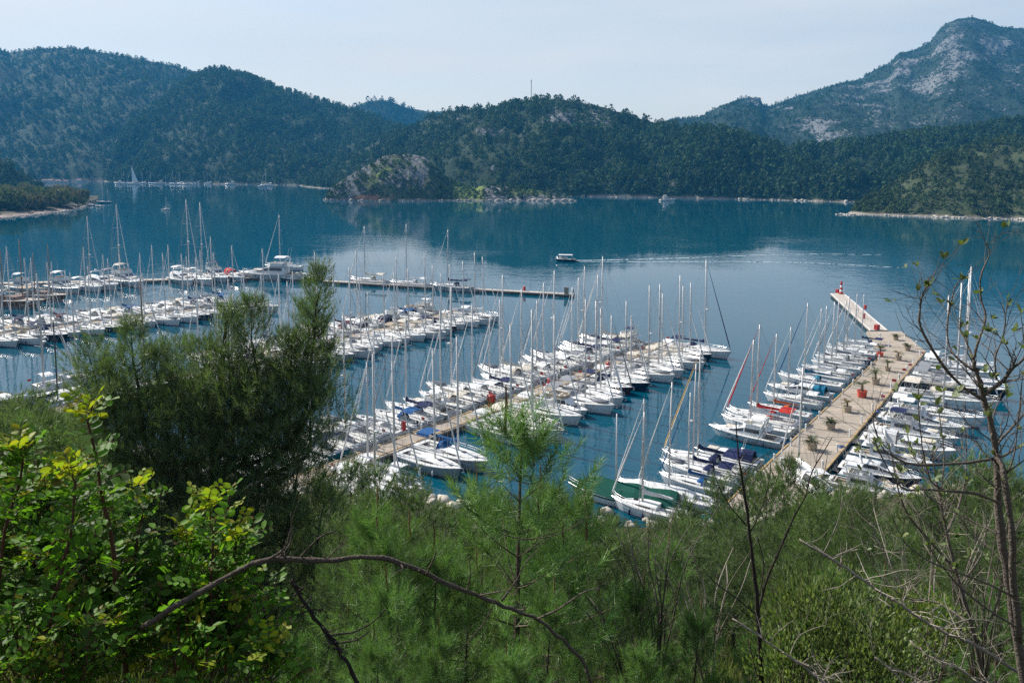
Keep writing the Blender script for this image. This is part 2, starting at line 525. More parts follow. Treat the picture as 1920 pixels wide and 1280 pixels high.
def hill(name, sky_pts, ridge, shore, lo, hi, n, m, power=0.9, gully=14.0, gs=90.0, rough=2.0, rocks=(), rock_bias=0.0,
         scrub=(0.020, 0.034, 0.015), rockcol=(0.30, 0.285, 0.27), trees=0, th=(6, 11), tree_col=(0.031, 0.058, 0.024), grass=(), soil=(), seed=1,
         back=0.10, drop=4.0, crag=5.0, bush=0.0, collect=None, stretch=0.5):
    px = np.linspace(lo, hi, n)
    sx, sy = zip(*sky_pts)
    py = np.interp(px, sx, sy)
    Yr = np.interp(px, *zip(*ridge))
    Ys = np.interp(px, *zip(*shore))
    dx, dz = ray(px, py)
    xr, zr = dx * Yr, np.maximum(CAMH + dz * Yr - drop, -6)
    dxs, _ = ray(px, np.full_like(px, YH))
    xs = dxs * Ys
    nf = int(m * 0.8)
    v = np.concatenate([np.linspace(0, 1, nf), 1 + np.linspace(0, 1, m - nf + 1)[1:]])[:, None]
    vf = np.minimum(v, 1)
    vb = np.maximum(v - 1, 0)
    X = xs + (xr - xs) * vf + dx * vb * Yr * back
    Y = Ys + (Yr - Ys) * vf + vb * Yr * back
    Z = -5 + (zr + 5) * vf ** power
    Z = Z * (1 - vb) + vb * (-6)
    env = np.clip(np.minimum(vf / 0.15, (1 - vf) / 0.25), 0, 1)
    g = fbm(X / gs, Y / gs * stretch, seed) - 0.5
    g2 = ridged(X / gs * 2.3, Y / gs * 1.1, seed + 20) - 0.5
    hs = np.clip(zr / 60.0, 0.0, 1.0)
    Z = Z + (g * 2.0 + g2 * 0.9) * gully * env * hs + (fbm(X / 22, Y / 22, seed + 5) - 0.5) * rough * 2 * np.clip(vf / 0.06, 0, 1) * hs
    PX, PP = proj(X, Y, Z)
    sp_ = spots(PX, PP, rocks)
    rk = fbm(X / 60, Y / 80 + Z / 90, seed + 40, 4) * 0.9 + rock_bias * 3 + sp_ * 0.62
    rmask = np.clip((rk - 0.62) / 0.5, 0, 1)
    rmask0 = rmask.copy()
    fine = ridged(X / 11.0, Z / 26.0 + Y / 40.0, seed + 60, 3)
    Z = Z + rmask * (fine - 0.45) * crag * hs
    X = X + rmask * (ridged(Z / 15.0, X / 9.0, seed + 70, 3) - 0.5) * crag * 0.4
    Z = np.where(vf < 1e-6, -6, Z)
    col = np.empty(X.shape + (3,))
    nz = fbm(X / 15, Y / 15, seed + 80, 4)[..., None]
    base = np.array(scrub) * (0.65 + 0.8 * nz)
    col[:] = base
    if len(grass):
        gm = np.clip(spots(PX, PP, grass) * (0.5 + fbm(X / 9, Y / 9, seed + 90)) * 1.3 - 0.35, 0, 1)[..., None] * (1 - 0.5 * rmask[..., None])
        col = col * (1 - gm) + np.array((0.17, 0.22, 0.055)) * (0.7 + 0.6 * nz) * gm
        rmask = np.maximum(rmask, gm[..., 0] * 0.98); rmask0 = rmask0 * (1 - .6 * gm[..., 0])
    if len(soil):
        sm = np.clip(spots(PX, PP, soil) * 1.5 - 0.3, 0, 1)[..., None]
        col = col * (1 - sm) + np.array((0.34, 0.17, 0.10)) * (0.7 + 0.6 * nz) * sm
        rmask = np.maximum(rmask, sm[..., 0]); rmask0 = rmask0 * (1 - sm[..., 0])
    # pale rock at the waterline
    wl = np.clip(1 - (Z - 0.2) / (0.15 + 4.2 * np.clip(fbm(X / 16, Y / 16, seed + 95) - .3, 0, 1)), 0, 1)[..., None]
    col = col * (1 - wl) + np.array((0.33, 0.28, 0.24)) * (0.5 + nz) * wl
    R, C = X.shape
    idx = np.arange(R * C).reshape(R, C)
    Q = np.stack([idx[:-1, :-1], idx[:-1, 1:], idx[1:, 1:], idx[1:, :-1]], -1).reshape(-1, 4)
    V = np.stack([X, Y, Z], -1).reshape(-1, 3)
    o = link(name, tri_mesh(name, V, Q, col.reshape(-1, 3), True, rmask0), None, M['hill'])
    tag(o, kind='structure')
    # scatter
    r = np.random.default_rng(seed * 13 + 5)
    k = trees
    ui, vi = r.random(k) * (C - 1.01), r.random(k) * (nf + 0.6)
    i0, j0 = vi.astype(int), ui.astype(int)
    i0 = np.minimum(i0, R - 2)
    fi, fj = (vi - i0)[:, None], (ui - j0)[:, None]
    Pt = np.stack([X, Y, Z], -1)
    pos = (Pt[i0, j0] * (1 - fi) + Pt[i0 + 1, j0] * fi) * (1 - fj) + (Pt[i0, j0 + 1] * (1 - fi) + Pt[i0 + 1, j0 + 1] * fi) * fj
    rm = rmask[i0, j0]
    keep = (r.random(k) > rm * 0.40) & (pos[:, 2] > 1.6)
    dens = fbm(pos[:, 0] / 60, pos[:, 1] / 60, seed + 33)
    keep &= r.random(k) < np.clip((dens - 0.2) * 3.2, 0.5, 1)
    pos = pos[keep]
    nn = len(pos)
    isb = r.random(nn) < (bush + 0.6 * (rm[keep] > 0.25))
    h = np.where(isb, r.uniform(2.0, 4.5, nn), r.uniform(th[0], th[1], nn))
    w = np.where(isb, h * r.uniform(0.5, 0.85, nn), h * r.uniform(0.40, 0.66, nn))
    tn = r.random(nn)[:, None] * .8 + .4 * (fbm(pos[:, 0] / 30, pos[:, 1] / 30, seed + 35)[:, None] - .3)
    tc_ = np.array(tree_col) * (0.55 + 1.0 * tn) * np.where(isb[:, None], (1.35, 1.25, 1.1), (1, 1, 1))
    for q in range(nn):
        (collect if collect is not None else FAR_TREES).append((pos[q, 0], pos[q, 1], pos[q, 2], h[q], w[q], tc_[q], 1 if isb[q] else 0))
    return o


BL = (-1500, 3500)
hill('far_blue_hill', [(600, 240), (640, 215), (660, 200), (690, 187), (720, 186), (745, 193), (770, 202), (810, 208), (870, 205), (930, 200), (960, 199), (1000, 215), (1100, 240)],
     [(600, 2950), (1100, 2950)], [(600, 2600), (1100, 2600)], 600, 1100, 110, 26, trees=1100, th=(12, 20), gully=25, gs=260, seed=3)
hill('left_mountain', [(-1500, 230), (-900, 150), (-400, 105), (-150, 92), (0, 92), (20, 97), (60, 90), (130, 87), (180, 95), (260, 108), (330, 122), (400, 150), (480, 185), (560, 225), (640, 262), (720, 300), (800, 330)],
     [(-1500, 2300), (0, 2700), (800, 2500)], [(-1500, 1200), (-200, 1500), (100, 1680), (800, 1750)], -620, 800, 330, 72, power=0.95, gully=62, gs=300,
     rocks=[(40, 160, 40, 12, .3)], trees=19500, th=(8, 13), seed=5, bush=0.42, rock_bias=-0.06)
hill('left_spur', [(150, 350), (190, 338), (206, 300), (216, 262), (240, 232), (290, 196), (330, 165), (360, 141), (385, 129), (410, 124), (440, 130), (480, 146), (540, 168), (600, 186), (640, 196), (690, 212), (740, 233), (800, 262), (900, 300)],
     [(150, 1720), (400, 2150), (900, 1900)], [(150, 1630), (250, 1560), (560, 1420), (900, 1400)], 150, 900, 240, 70, power=0.85, gully=46, gs=210,
     rocks=[(213, 262, 7, 35, .9), (240, 225, 16, 8, .6), (270, 200, 14, 8, .4), (350, 160, 16, 6, .4), (345, 205, 26, 8, .3), (420, 170, 60, 30, .25)],
     trees=14000, th=(8, 13), seed=8, bush=0.5, rock_bias=-0.03)
hill('right_mountain', [(1150, 260), (1230, 232), (1270, 224), (1310, 219), (1335, 207), (1360, 194), (1385, 183), (1405, 180), (1424, 183), (1432, 196), (1445, 196), (1480, 183), (1530, 168), (1580, 153), (1615, 146), (1640, 128), (1670, 115),
                        (1685, 97), (1715, 92), (1745, 76), (1757, 58), (1770, 45), (1795, 33), (1825, 30), (1850, 38), (1880, 49), (1920, 52), (2000, 62), (2200, 110), (2600, 170), (3400, 240)],
     [(1150, 2300), (1430, 2350), (1800, 2500), (3400, 2300)], [(1150, 1300), (3400, 1300)], 1150, 2500, 430, 100, power=0.9, gully=42, gs=230,
     rocks=[(1790, 110, 60, 60, .55), (1700, 125, 50, 25, .5), (1650, 165, 40, 25, .5), (1600, 190, 40, 30, .5), (1560, 225, 50, 18, .7), (1540, 250, 25, 14, .9), (1650, 215, 40, 25, .6), (1740, 150, 50, 40, .5),
            (1830, 180, 60, 30, .45), (1415, 186, 18, 8, .8), (1860, 90, 50, 40, .35), (1800, 200, 30, 25, .5), (1900, 140, 40, 40, .35)],
     trees=19000, th=(5, 9), seed=11, bush=0.55, rock_bias=0.058, crag=13, scrub=(0.020, 0.033, 0.022))
hill('central_hill', [(480, 352), (560, 343), (620, 318), (680, 276), (730, 250), (765, 240), (800, 220), (840, 206), (880, 203), (905, 200), (930, 199), (960, 192), (1000, 184), (1040, 181), (1080, 186), (1110, 194), (1150, 203), (1190, 216),
                      (1230, 226), (1290, 235), (1350, 243), (1420, 256), (1480, 270), (1530, 270), (1580, 266), (1640, 262), (1720, 252), (1800, 244), (1920, 236), (2200, 225), (2800, 230), (3400, 260)],
     [(480, 1420), (760, 1500), (1040, 1350), (1300, 1150), (1480, 1080), (2000, 1150), (3400, 1100)], [(480, 1340), (620, 1240), (900, 1050), (1080, 985), (1300, 940), (1600, 850), (1900, 820), (3400, 800)], 480, 2500, 460, 84, power=0.82, gully=31, gs=130,
     rocks=[(1050, 215, 35, 18, .9), (1110, 215, 50, 18, .9), (1140, 235, 30, 14, .8), (1010, 200, 50, 14, .5), (860, 220, 60, 16, .55), (800, 235, 40, 14, .5), (925, 310, 12, 24, .7), (1090, 270, 40, 18, .45), (900, 245, 60, 20, .4), (1250, 345, 30, 14, .35)],
     trees=14000, th=(7, 12.5), seed=17, bush=0.28, rock_bias=0.02, crag=8, grass=[(1080, 262, 40, 12, .6), (1170, 270, 30, 10, .4)])
hill('rocky_islet', [(604, 380), (612, 366), (622, 350), (640, 338), (660, 325), (690, 307), (715, 294), (735, 288), (760, 289), (785, 290), (805, 300), (825, 322), (845, 338), (870, 348), (890, 350), (905, 346), (925, 345), (960, 347), (1000, 353), (1040, 361), (1070, 371), (1082, 380)],
     [(604, 900), (760, 960), (900, 930), (1082, 905)], [(604, 893), (760, 880), (860, 885), (1082, 878)], 604, 1082, 260, 60, power=0.62, gully=7, gs=40, rough=2.6, rock_bias=0.085,
     rocks=[(640, 355, 40, 25, .7), (700, 310, 60, 30, .4), (780, 320, 40, 40, .4), (926, 360, 22, 16, 1.8), (1000, 370, 40, 6, .6), (1040, 372, 40, 8, .5)], rockcol=(0.31, 0.285, 0.27),
     grass=[(710, 318, 34, 20, 1.0), (690, 340, 20, 16, .8), (760, 310, 24, 14, .6), (884, 360, 34, 14, 2.2), (990, 362, 40, 10, 1.1), (735, 300, 20, 8, .8)], soil=[(690, 371, 30, 5, 1.2), (720, 371, 20, 4, .8)],
     trees=1000, th=(3.0, 5.5), seed=23, bush=0.85, drop=1.5, crag=6.5, scrub=(0.045, 0.058, 0.030), back=0.2)
hill('right_headland', [(1572, 404), (1590, 394), (1620, 374), (1660, 349), (1700, 322), (1740, 299), (1780, 282), (1820, 271), (1850, 263), (1875, 257), (1920, 252), (2050, 236), (2400, 200), (3400, 190)],
     [(1572, 668), (1700, 760), (1900, 830), (3400, 700)], [(1572, 662), (1750, 630), (1930, 600), (3400, 380)], 1572, 2500, 330, 64, power=0.72, gully=12, gs=70,
     rocks=[(1860, 262, 14, 6, .9), (1790, 290, 30, 12, .5), (1740, 330, 40, 16, .45), (1690, 352, 26, 14, .5), (1650, 392, 60, 10, .5), (1840, 350, 50, 20, .3)], rockcol=(0.33, 0.30, 0.26),
     trees=4600, th=(4, 8), seed=29, bush=0.6, rock_bias=-0.01, crag=5, scrub=(0.048, 0.060, 0.028), tree_col=(0.036, 0.056, 0.022), drop=2.5)
hill('left_dark_knoll', [(-900, 120), (-300, 240), (-60, 278), (0, 293), (20, 306), (40, 320), (60, 335), (76, 345), (84, 352), (95, 362)],
     [(-900, 1000), (95, 1080)], [(-900, 700), (-200, 900), (95, 1050)], -900, 95, 120, 40, gully=10, gs=90, trees=900, th=(7, 11), seed=31, bush=0.1, rock_bias=-0.1)


# the near-left shore: a low wooded spit
def spit():
    n, m = 120, 30
    px = np.linspace(-500, 180, n)
    Yn = np.interp(px, [-500, -100, 0, 60, 110, 150, 175, 190, 205], [430, 560, 612, 650, 690, 745, 850, 900, 930])
    Yf = np.interp(px, [-500, 0, 100, 170, 205], [1000, 1020, 1000, 975, 945])
    v = np.linspace(0, 1, m)[:, None]
    Y = Yn + (Yf - Yn) * v
    dxs, _ = ray(px, np.full_like(px, YH))
    X = dxs * Y
    Z = -2 + 4.6 * np.clip(np.minimum(v / 0.12, (1 - v) / 0.1), 0, 1) + 1.2 * (fbm(X / 15, Y / 15, 3) - 0.5)
    Z = Z + np.clip((-px - 20) / 200, 0, 1) * 16 * np.sin(v * math.pi)
    nz = fbm(X / 9, Y / 9, 4)[..., None]
    wl = np.clip(1.6 - Z * 0.9, 0, 1)[..., None]
    col = np.array((0.06, 0.058, 0.036)) * (0.6 + 0.8 * nz) * (1 - wl) + np.array((0.30, 0.23, 0.20)) * (0.6 + 0.7 * nz) * wl
    R, C = X.shape
    idx = np.arange(R * C).reshape(R, C)
    Q = np.stack([idx[:-1, :-1], idx[:-1, 1:], idx[1:, 1:], idx[1:, :-1]], -1).reshape(-1, 4)
    o = link('wooded_spit', tri_mesh('wooded_spit', np.stack([X, Y, Z], -1).reshape(-1, 3), Q, col.reshape(-1, 3), True), None, M['hill'])
    tag(o, kind='structure')
    r = np.random.default_rng(77)
    res = []
    for k in range(270):
        i, j = int(4 + (m - 8) * r.random() ** 1.4), int(r.uniform(.58, .985) * (n - 1))
        if px[j] > 158: continue
        h = r.uniform(6, 16) * (0.75 if px[j] > 120 else 1)
        c = np.array((0.062, 0.070, 0.032)) * r.uniform(0.6, 1.4) * (np.array((1.3, 1.0, .8)) if r.random() < .3 else 1)
        res.append((X[i, j], Y[i, j], Z[i, j] - .3, h, h * r.uniform(.48, .68), c, 2))
    return res


SPIT_TREES = spit()


# ---- distant trees: crowns of many small leaf clumps round a trunk
def far_variant(r, kind, nt):
    """unit crown (height 1, half width 1): scattered clump faces"""
    T = []
    for k in range(nt):
        if kind == 0:                     # pine: tapering, ragged
            z = 0.12 + 0.88 * r.random() ** 1.1
            rad = (1.04 - z) ** 0.45 * (0.6 + 0.6 * r.random()) * min(1, .45 + z * 1.6)
            sz = 0.30
        elif kind == 1:                   # bush
            z = r.random() ** 0.8
            rad = math.sqrt(max(0.05, 1 - (z - 0.25) ** 2 * 1.6)) * (0.6 + 0.45 * r.random())
            sz = 0.40
        else:                             # round broadleaf crown
            z = 0.18 + 0.82 * r.random()
            rad = math.sqrt(max(0.02, 1 - ((z - 0.58) / 0.46) ** 2)) * (0.7 + 0.35 * r.random())
            sz = 0.24
        a = r.random() * 2 * math.pi
        rr = rad * (0.55 + 0.45 * math.sqrt(r.random()))
        c = np.array((rr * math.cos(a), rr * math.sin(a), z))
        nrm = np.array((math.cos(a), math.sin(a), 0.55)) + r.normal(0, 0.5, 3)
        nrm /= np.linalg.norm(nrm)
        t1 = np.cross(nrm, (0.3, 0.2, 1.0)); t1 /= np.linalg.norm(t1) + 1e-9
        t2 = np.cross(nrm, t1)
        s = sz * r.uniform(0.6, 1.25)
        ang = r.random() * 6.28
        for q in range(3):
            b = ang + q * 2.094 + r.normal(0, .25)
            d = t1 * math.cos(b) + t2 * math.sin(b)
            p = c + d * s * np.array((1, 1, 0.55 if kind == 0 else 0.8))
            T.append(p)
    T = np.array(T)
    T[:, 2] = np.maximum(T[:, 2], 0.0)
    return T


rv = np.random.default_rng(5)
VARS = {k: [far_variant(rv, k, nt_) for _ in range(7)] for k, nt_ in ((0, 36), (1, 22), (2, 120))}


def far_mesh(lst, name):
    byv = {}
    r = np.random.default_rng(3)
    for t in lst:
        byv.setdefault((t[6], int(r.integers(0, 7))), []).append(t)
    VV, CC = [], []
    for (k, vi), ts in byv.items():
        B = VARS[k][vi]
        A = np.array([(t[0], t[1], t[2], t[3], t[4]) for t in ts])
        C = np.array([t[5] for t in ts])
        th = r.random(len(ts)) * 6.283
        cs, sn = np.cos(th)[:, None], np.sin(th)[:, None]
        x = (B[:, 0] * cs - B[:, 1] * sn) * A[:, 4:5] + A[:, 0:1]
        y = (B[:, 0] * sn + B[:, 1] * cs) * A[:, 4:5] + A[:, 1:2]
        z = B[:, 2] * A[:, 3:4] + A[:, 2:3] - 0.3
        VV.append(np.stack([x, y, z], -1).reshape(-1, 3))
        cj = np.repeat(r.uniform(0.8, 1.2, (len(ts), len(B) // 3, 1)), 3, 1)
        CC.append((C[:, None, :] * cj).reshape(-1, 3))
    V, C = np.concatenate(VV), np.concatenate(CC)
    return tri_mesh(name, V, np.arange(len(V)).reshape(-1, 3), C)


# the trees that show largest on the far shores stand one by one, the rest is one wood
def screen_size(t):
    return t[3] / t[1]


px_, py_ = proj([t[0] for t in FAR_TREES], [t[1] for t in FAR_TREES], [t[2] for t in FAR_TREES])
order = sorted(range(len(FAR_TREES)), key=lambda i: -screen_size(FAR_TREES[i]) * (1 if (-10 < px_[i] < 1930 and 1000 > FAR_TREES[i][1] and FAR_TREES[i][6] == 0) else 0.01))
single = set(order[:110])
wood = [t for i, t in enumerate(FAR_TREES) if i not in single]
tag(link('hillside_wood', far_mesh(wood, 'hillside_wood'), None, M['far_leaf']), kind='stuff')


def unit_tree(kind, vi, col, name):
    B = VARS[kind][vi] * np.array((1, 1, 1))
    r = np.random.default_rng(vi + 50)
    cj = np.repeat(r.uniform(0.7, 1.3, (len(B) // 3, 1)), 3, 0)
    return tri_mesh(name, B, np.arange(len(B)).reshape(-1, 3), np.array(col) * cj)


TRK = MB(); TRK.tube([(0, 0, -.02), (0.02, 0, .35), (0, 0.02, .8)], [.05, .04, .015], 5)
TRKM = TRK.mesh('trunk'); TRKM.materials.append(M['bark'])
UT = {}
for k in (0, 2):
    for vi in range(7):
        me = unit_tree(k, vi, (0.034, 0.056, 0.025) if k == 0 else ((.125, .13, .062), (.095, .115, .048), (.145, .125, .078), (.075, .10, .042))[vi % 4], 'crown')
        me.materials.append(M['far_leaf']); UT[(k, vi)] = me


def small_tree(name, t, label, cat, group, i):
    root = empty(name, (t[0], t[1], t[2] - .2), random.random() * 6.28)
    root.scale = (t[4], t[4], t[3])
    link('crown', UT[(t[6], i % 7)], root)
    link('trunk', TRKM, root)
    tag(root, label, cat, group)


for i, q in enumerate(sorted(single)):
    small_tree('pine_tree', FAR_TREES[q], 'dark green pine on the wooded slope across the bay', 'pine tree', 'pines across the bay', i)
for i, t in enumerate(sorted(SPIT_TREES, key=lambda t: -screen_size(t))[:300]):
    small_tree('broadleaf_tree', t, 'olive green bushy tree on the low spit at the far left shore', 'tree', 'trees on the low spit', i)


# rocks along the waterlines
def rock_verts(r, n=1):
    g = (1 + 5 ** .5) / 2
    b = np.array([(-1, g, 0), (1, g, 0), (-1, -g, 0), (1, -g, 0), (0, -1, g), (0, 1, g), (0, -1, -g), (0, 1, -g), (g, 0, -1), (g, 0, 1), (-g, 0, -1), (-g, 0, 1)]) / 1.9
    f = np.array([(0, 11, 5), (0, 5, 1), (0, 1, 7), (0, 7, 10), (0, 10, 11), (1, 5, 9), (5, 11, 4), (11, 10, 2), (10, 7, 6), (7, 1, 8), (3, 9, 4), (3, 4, 2), (3, 2, 6), (3, 6, 8), (3, 8, 9), (4, 9, 5), (2, 4, 11), (6, 2, 10), (8, 6, 7), (9, 8, 1)])
    return b, f


def rocks(name, pts, sizes, mat, seed):
    r = np.random.default_rng(seed)
    b, f = rock_verts(r)
    VV, FF = [], []
    for i, (p, s) in enumerate(zip(pts, sizes)):
        v = b * r.uniform(0.65, 1.2, (12, 1)) * np.array((1, r.uniform(.7, 1.2), r.uniform(.5, .9))) * s
        a = r.random() * 6.28
        c, sn = math.cos(a), math.sin(a)
        v = v @ np.array([(c, -sn, 0), (sn, c, 0), (0, 0, 1)]) + np.array(p)
        VV.append(v); FF.append(f + 12 * i)
    o = link(name, tri_mesh(name, np.concatenate(VV), np.concatenate(FF)), None, mat)
    tag(o, kind='stuff')


def shore_line(pts, n, jit, s, seed, name, mat):
    r = np.random.default_rng(seed)
    P, S = [], []
    seg = np.linspace(0, len(pts) - 1.001, n)
    for q in seg:
        i = int(q); t = q - i
        px = pts[i][0] * (1 - t) + pts[i + 1][0] * t
        Y = pts[i][1] * (1 - t) + pts[i + 1][1] * t + r.normal(0, jit)
        dx, _ = ray(px, YH)
        P.append((dx * Y, Y, r.uniform(-.3, .5))); S.append((.25 + r.random() ** 3.5) * s * (.5 + 1.2 * float(vnoise(px / 14, 0, seed))))
    rocks(name, P, S, mat, seed)


shore_line([(1080, 992), (1300, 947), (1600, 857)], 300, 1.5, 1.7, 1, 'far_shore_rocks', M['rock_pale'])
shore_line([(1572, 664), (1750, 633), (1930, 603), (2100, 580)], 420, 1.8, 1.5, 2, 'headland_rocks', M['rock_pale'])
shore_line([(606, 897), (760, 884), (860, 888), (1080, 882)], 330, 2.5, 2.8, 3, 'islet_rocks', M['rock'])
shore_line([(-60, 588), (0, 614), (60, 652), (110, 692), (150, 747), (168, 835), (178, 900)], 260, 4, 1.3, 4, 'spit_rocks', M['rock_pale'])
shore_line([(250, 1560), (420, 1490), (560, 1422), (620, 1240)], 160, 3, 1.8, 5, 'distant_shore_rocks', M['rock_pale'])

# ------------------------------------------------------------------ near slope
COAST = [(-900, 700), (-520, 600), (-410, 540), (-330, 400), (-250, 270), (-170, 188), (-128, 166), (-88, 146), (-60, 122), (-35, 106), (-12, 103), (6, 95), (28, 95), (44, 104), (60, 104), (90, 100), (160, 90), (300, 60), (700, -100), (1500, -400)]
cxs, cys = zip(*COAST)


def coast_y(x):
    return np.interp(x, cxs, cys)


def ground_z(x, y):
    x, y = np.asarray(x, float), np.asarray(y, float)
    cy = np.maximum(coast_y(x), 40.0)
    q = 98.0 * y / (cy - 4)
    z = np.interp(q, [0, 2, 4, 8, 14, 25, 60, 98, 99, 106], [43.3, 42.7, 41.2, 38.0, 34.5, 29.5, 15.0, 1.4, 1.3, -3.0])
    z = np.where(y < 0, 43.3 - 0.30 * y, z)
    return z + 1.2 * (fbm(x / 14, y / 14, 9) - 0.5) * np.clip((98 - q) / 10, 0, 1) * np.clip(y / 12, 0, 1)


def near_slope():
    xs = np.concatenate([np.linspace(-1200, -140, 50), np.linspace(-135, 160, 170), np.linspace(165, 1200, 50)])
    v = np.linspace(0, 1, 120)[:, None]
    cy = coast_y(xs)
    y0 = np.minimum(-160, cy - 200)
    Y = y0 + (cy + 2 - y0) * v
    X = np.broadcast_to(xs, Y.shape)
    Z = ground_z(X, Y)
    nz = fbm(X / 3, Y / 3, 14)[..., None]
    n2 = fbm(X / 9, Y / 9, 15)[..., None]
    col = np.array((0.075, 0.055, 0.035)) * (0.5 + nz) * (1 - n2) + np.array((0.045, 0.065, 0.02)) * (0.5 + nz) * n2
    R, C = X.shape
    idx = np.arange(R * C).reshape(R, C)
    Q = np.stack([idx[:-1, :-1], idx[:-1, 1:], idx[1:, 1:], idx[1:, :-1]], -1).reshape(-1, 4)
    o = link('near_slope', tri_mesh('near_slope', np.stack([X, Y, Z], -1).reshape(-1, 3), Q, col.reshape(-1, 3), True), None, M['slope'])
    tag(o, kind='structure')


near_slope()
r_ = np.random.default_rng(44)
P_, S_ = [], []
for k in range(420):
    x = r_.uniform(-60, 110)
    y = coast_y(x) + r_.normal(-1.5, 2.4)
    P_.append((x, y, max(0.0, float(ground_z(x, y))) + r_.uniform(-.1, .5))); S_.append(r_.uniform(.4, 1.3))
rocks('shore_boulders', P_, S_, M['rock_pale'], 45)

# ------------------------------------------------------------------ boats
def hull_fns(L, B, fb, stern=0.8, flare=0.0):
    hb = lambda t: B / 2 * float(np.interp(t, [0, .2, .4, .6, .78, .9, .97, 1], [stern, .94, 1, .95, .72, .40, .14, .015]))
    sh = lambda t: fb * (0.92 + 0.30 * t * t)
    return hb, sh


TS = [0, .06, .14, .24, .36, .48, .6, .7, .8, .88, .94, .98, 1.0]


def make_hull(root, L, B, fb, stern=.8, flare=.1, rake=.06, stripe='c_navy'):
    hb, sh = hull_fns(L, B, fb, stern)
    m = MB(); rings = []
    for t in TS:
        b, s = hb(t), sh(t)
        sec = [(1, 1), (1 - flare * .35, .6), (.90 - flare * .6, .04), (.6, -.28), (0, -.42)]
        pts = []
        for a, zf in sec:
            z = s * zf if zf > 0 else zf
            x = t * L - (1 - min(1, max(0, z / s))) * rake * L * max(0, (t - .55) / .45) ** 2 + (z / s) * (-.02 * L) * max(0, .1 - t) / .1
            pts.append((x, b * a, z))
        rings.append(pts + [(p[0], -p[1], p[2]) for p in pts[-2::-1]])
    m.loft(rings, False, True, False)
    h = m.build('hull', M['gelcoat'], root, False)
    st = MB()
    for sg in (1,):
        r2 = []
        for t in TS:
            b = hb(t); s = sh(t)
            k = (.90 - flare * .6); x = t * L - rake * L * max(0, (t - .55) / .45) ** 2 * .93
            r2.append([(x, b * (k + .035), .20), (x, b * (k + .012), .09)])
        left = [[(p[0], p[1], p[2]) for p in q] for q in r2]
        right = [[(p[0], -p[1], p[2]) for p in q] for q in reversed(r2)]
        st.loft(left + right, False)
    st.build('waterline_stripe', M[stripe], root)
    rr = MB()
    path = [(t * L, hb(t) + .015, sh(t) - .05) for t in TS] + [(t * L, -hb(t) - .015, sh(t) - .05) for t in reversed(TS)]
    rr.tube(path, .028, 4)
    rr.build('rub_rail', M['steel'], root)
    return hb, sh


def make_deck(root, L, hb, sh, c0, c1, cf=.56, depth=.5, mat='deck', floor='teak'):
    m = MB()
    fr = [-.985, -cf, cf, .985]
    for i in range(len(TS) - 1):
        t0, t1 = TS[i], TS[i + 1]
        for j in range(3):
            if j == 1 and t0 >= c0 - 1e-6 and t1 <= c1 + 1e-6: continue
            P = []
            for t, k in ((t0, j), (t1, j), (t1, j + 1), (t0, j + 1)):
                f = fr[k]
                P.append((t * L, hb(t) * f, sh(t) - .02 + .06 * (1 - f * f)))
            m.add(P, [(0, 1, 2, 3)])
    m.build('deck', M[mat], root)
    w = hb((c0 + c1) / 2) * cf
    z = sh(c0) + .02
    k = MB()
    x0, x1 = c0 * L, c1 * L
    wall = .06
    k.box(((x0 + x1) / 2, 0, z - depth - .03), (x1 - x0, 2 * w, .06))
    for sg in (1, -1):
        k.box(((x0 + x1) / 2, sg * (w + .02), z - depth / 2 + .05), (x1 - x0, wall, depth + .1))
        k.box(((x0 + x1) / 2 + .1, sg * (w - .26), z - depth * .62), ((x1 - x0) * .85, .44, .3))
    k.box((x1, 0, z - depth / 2 + .03), (wall, 2 * w + .1, depth))
    k.build('cockpit', M[floor], root)


def rails(root, L, hb, sh, t0, t1, h=.62, step=.09, closed_bow=True):
    m = MB()
    ts = np.arange(t0, t1 + 1e-6, step)
    for sg in (1, -1):
        top = []
        for t in ts:
            p = (t * L, sg * (hb(t) - .07), sh(t))
            q = (p[0], p[1], p[2] + h); top.append(q)
            m.tube([p, q], .018, 4, False)
        m.tube(top, .016, 4, False)
        m.tube([(p[0], p[1], p[2] - h * .45) for p in top], .012, 4, False)
    if closed_bow:
        a, b = ts[-1], min(1.0, ts[-1] + .07)
        for zz in (h, h * .5):
            m.tube([(a * L, hb(a) - .07, sh(a) + zz), (b * L, 0, sh(b) + zz + .05), (a * L, -hb(a) + .07, sh(a) + zz)], .022, 4, False)
        m.tube([(b * L, 0, sh(b) - .02), (b * L, 0, sh(b) + h)], .02, 4, False)
    return m.build('railing', M['steel'], root, kind='stuff')


def fenders(root, L, hb, sh, ts, mats):
    for i, t in enumerate(ts):
        for sg in (1, -1):
            m = MB()
            y = sg * (hb(t) + .13)
            z = sh(t) * .35
            m.lathe([(.02, .40), (.05, .36), (.12, .28), (.125, -.2), (.08, -.3), (.02, -.33)], 7, (t * L, y, z))
            m.tube([(t * L, y, z + .38), (t * L, sg * hb(t) * .97, sh(t) + .03)], .012, 3, False)
            m.build('fender', M[mats], root, True)


def canvas_arch(name, root, x0, x1, w, z, h, mat, n=7, thick=.04, drop=.0, front=0.0):
    m = MB(); rings = []
    for x, k in ((x0, 1), (x0 + (x1 - x0) * .5, 1.05), (x1, 1 - front)):
        top = []; bot = []
        for i in range(n):
            a = -1 + 2 * i / (n - 1)
            y = a * w; zz = z + h * k * (1 - abs(a) ** 2.6) - drop * abs(a) ** 6
            top.append((x, y, zz)); bot.append((x, y * .985, zz - thick))
        rings.append(top + bot[::-1])
    m.loft(rings, True, True, True)
    return m.build(name, M[mat], root, False)


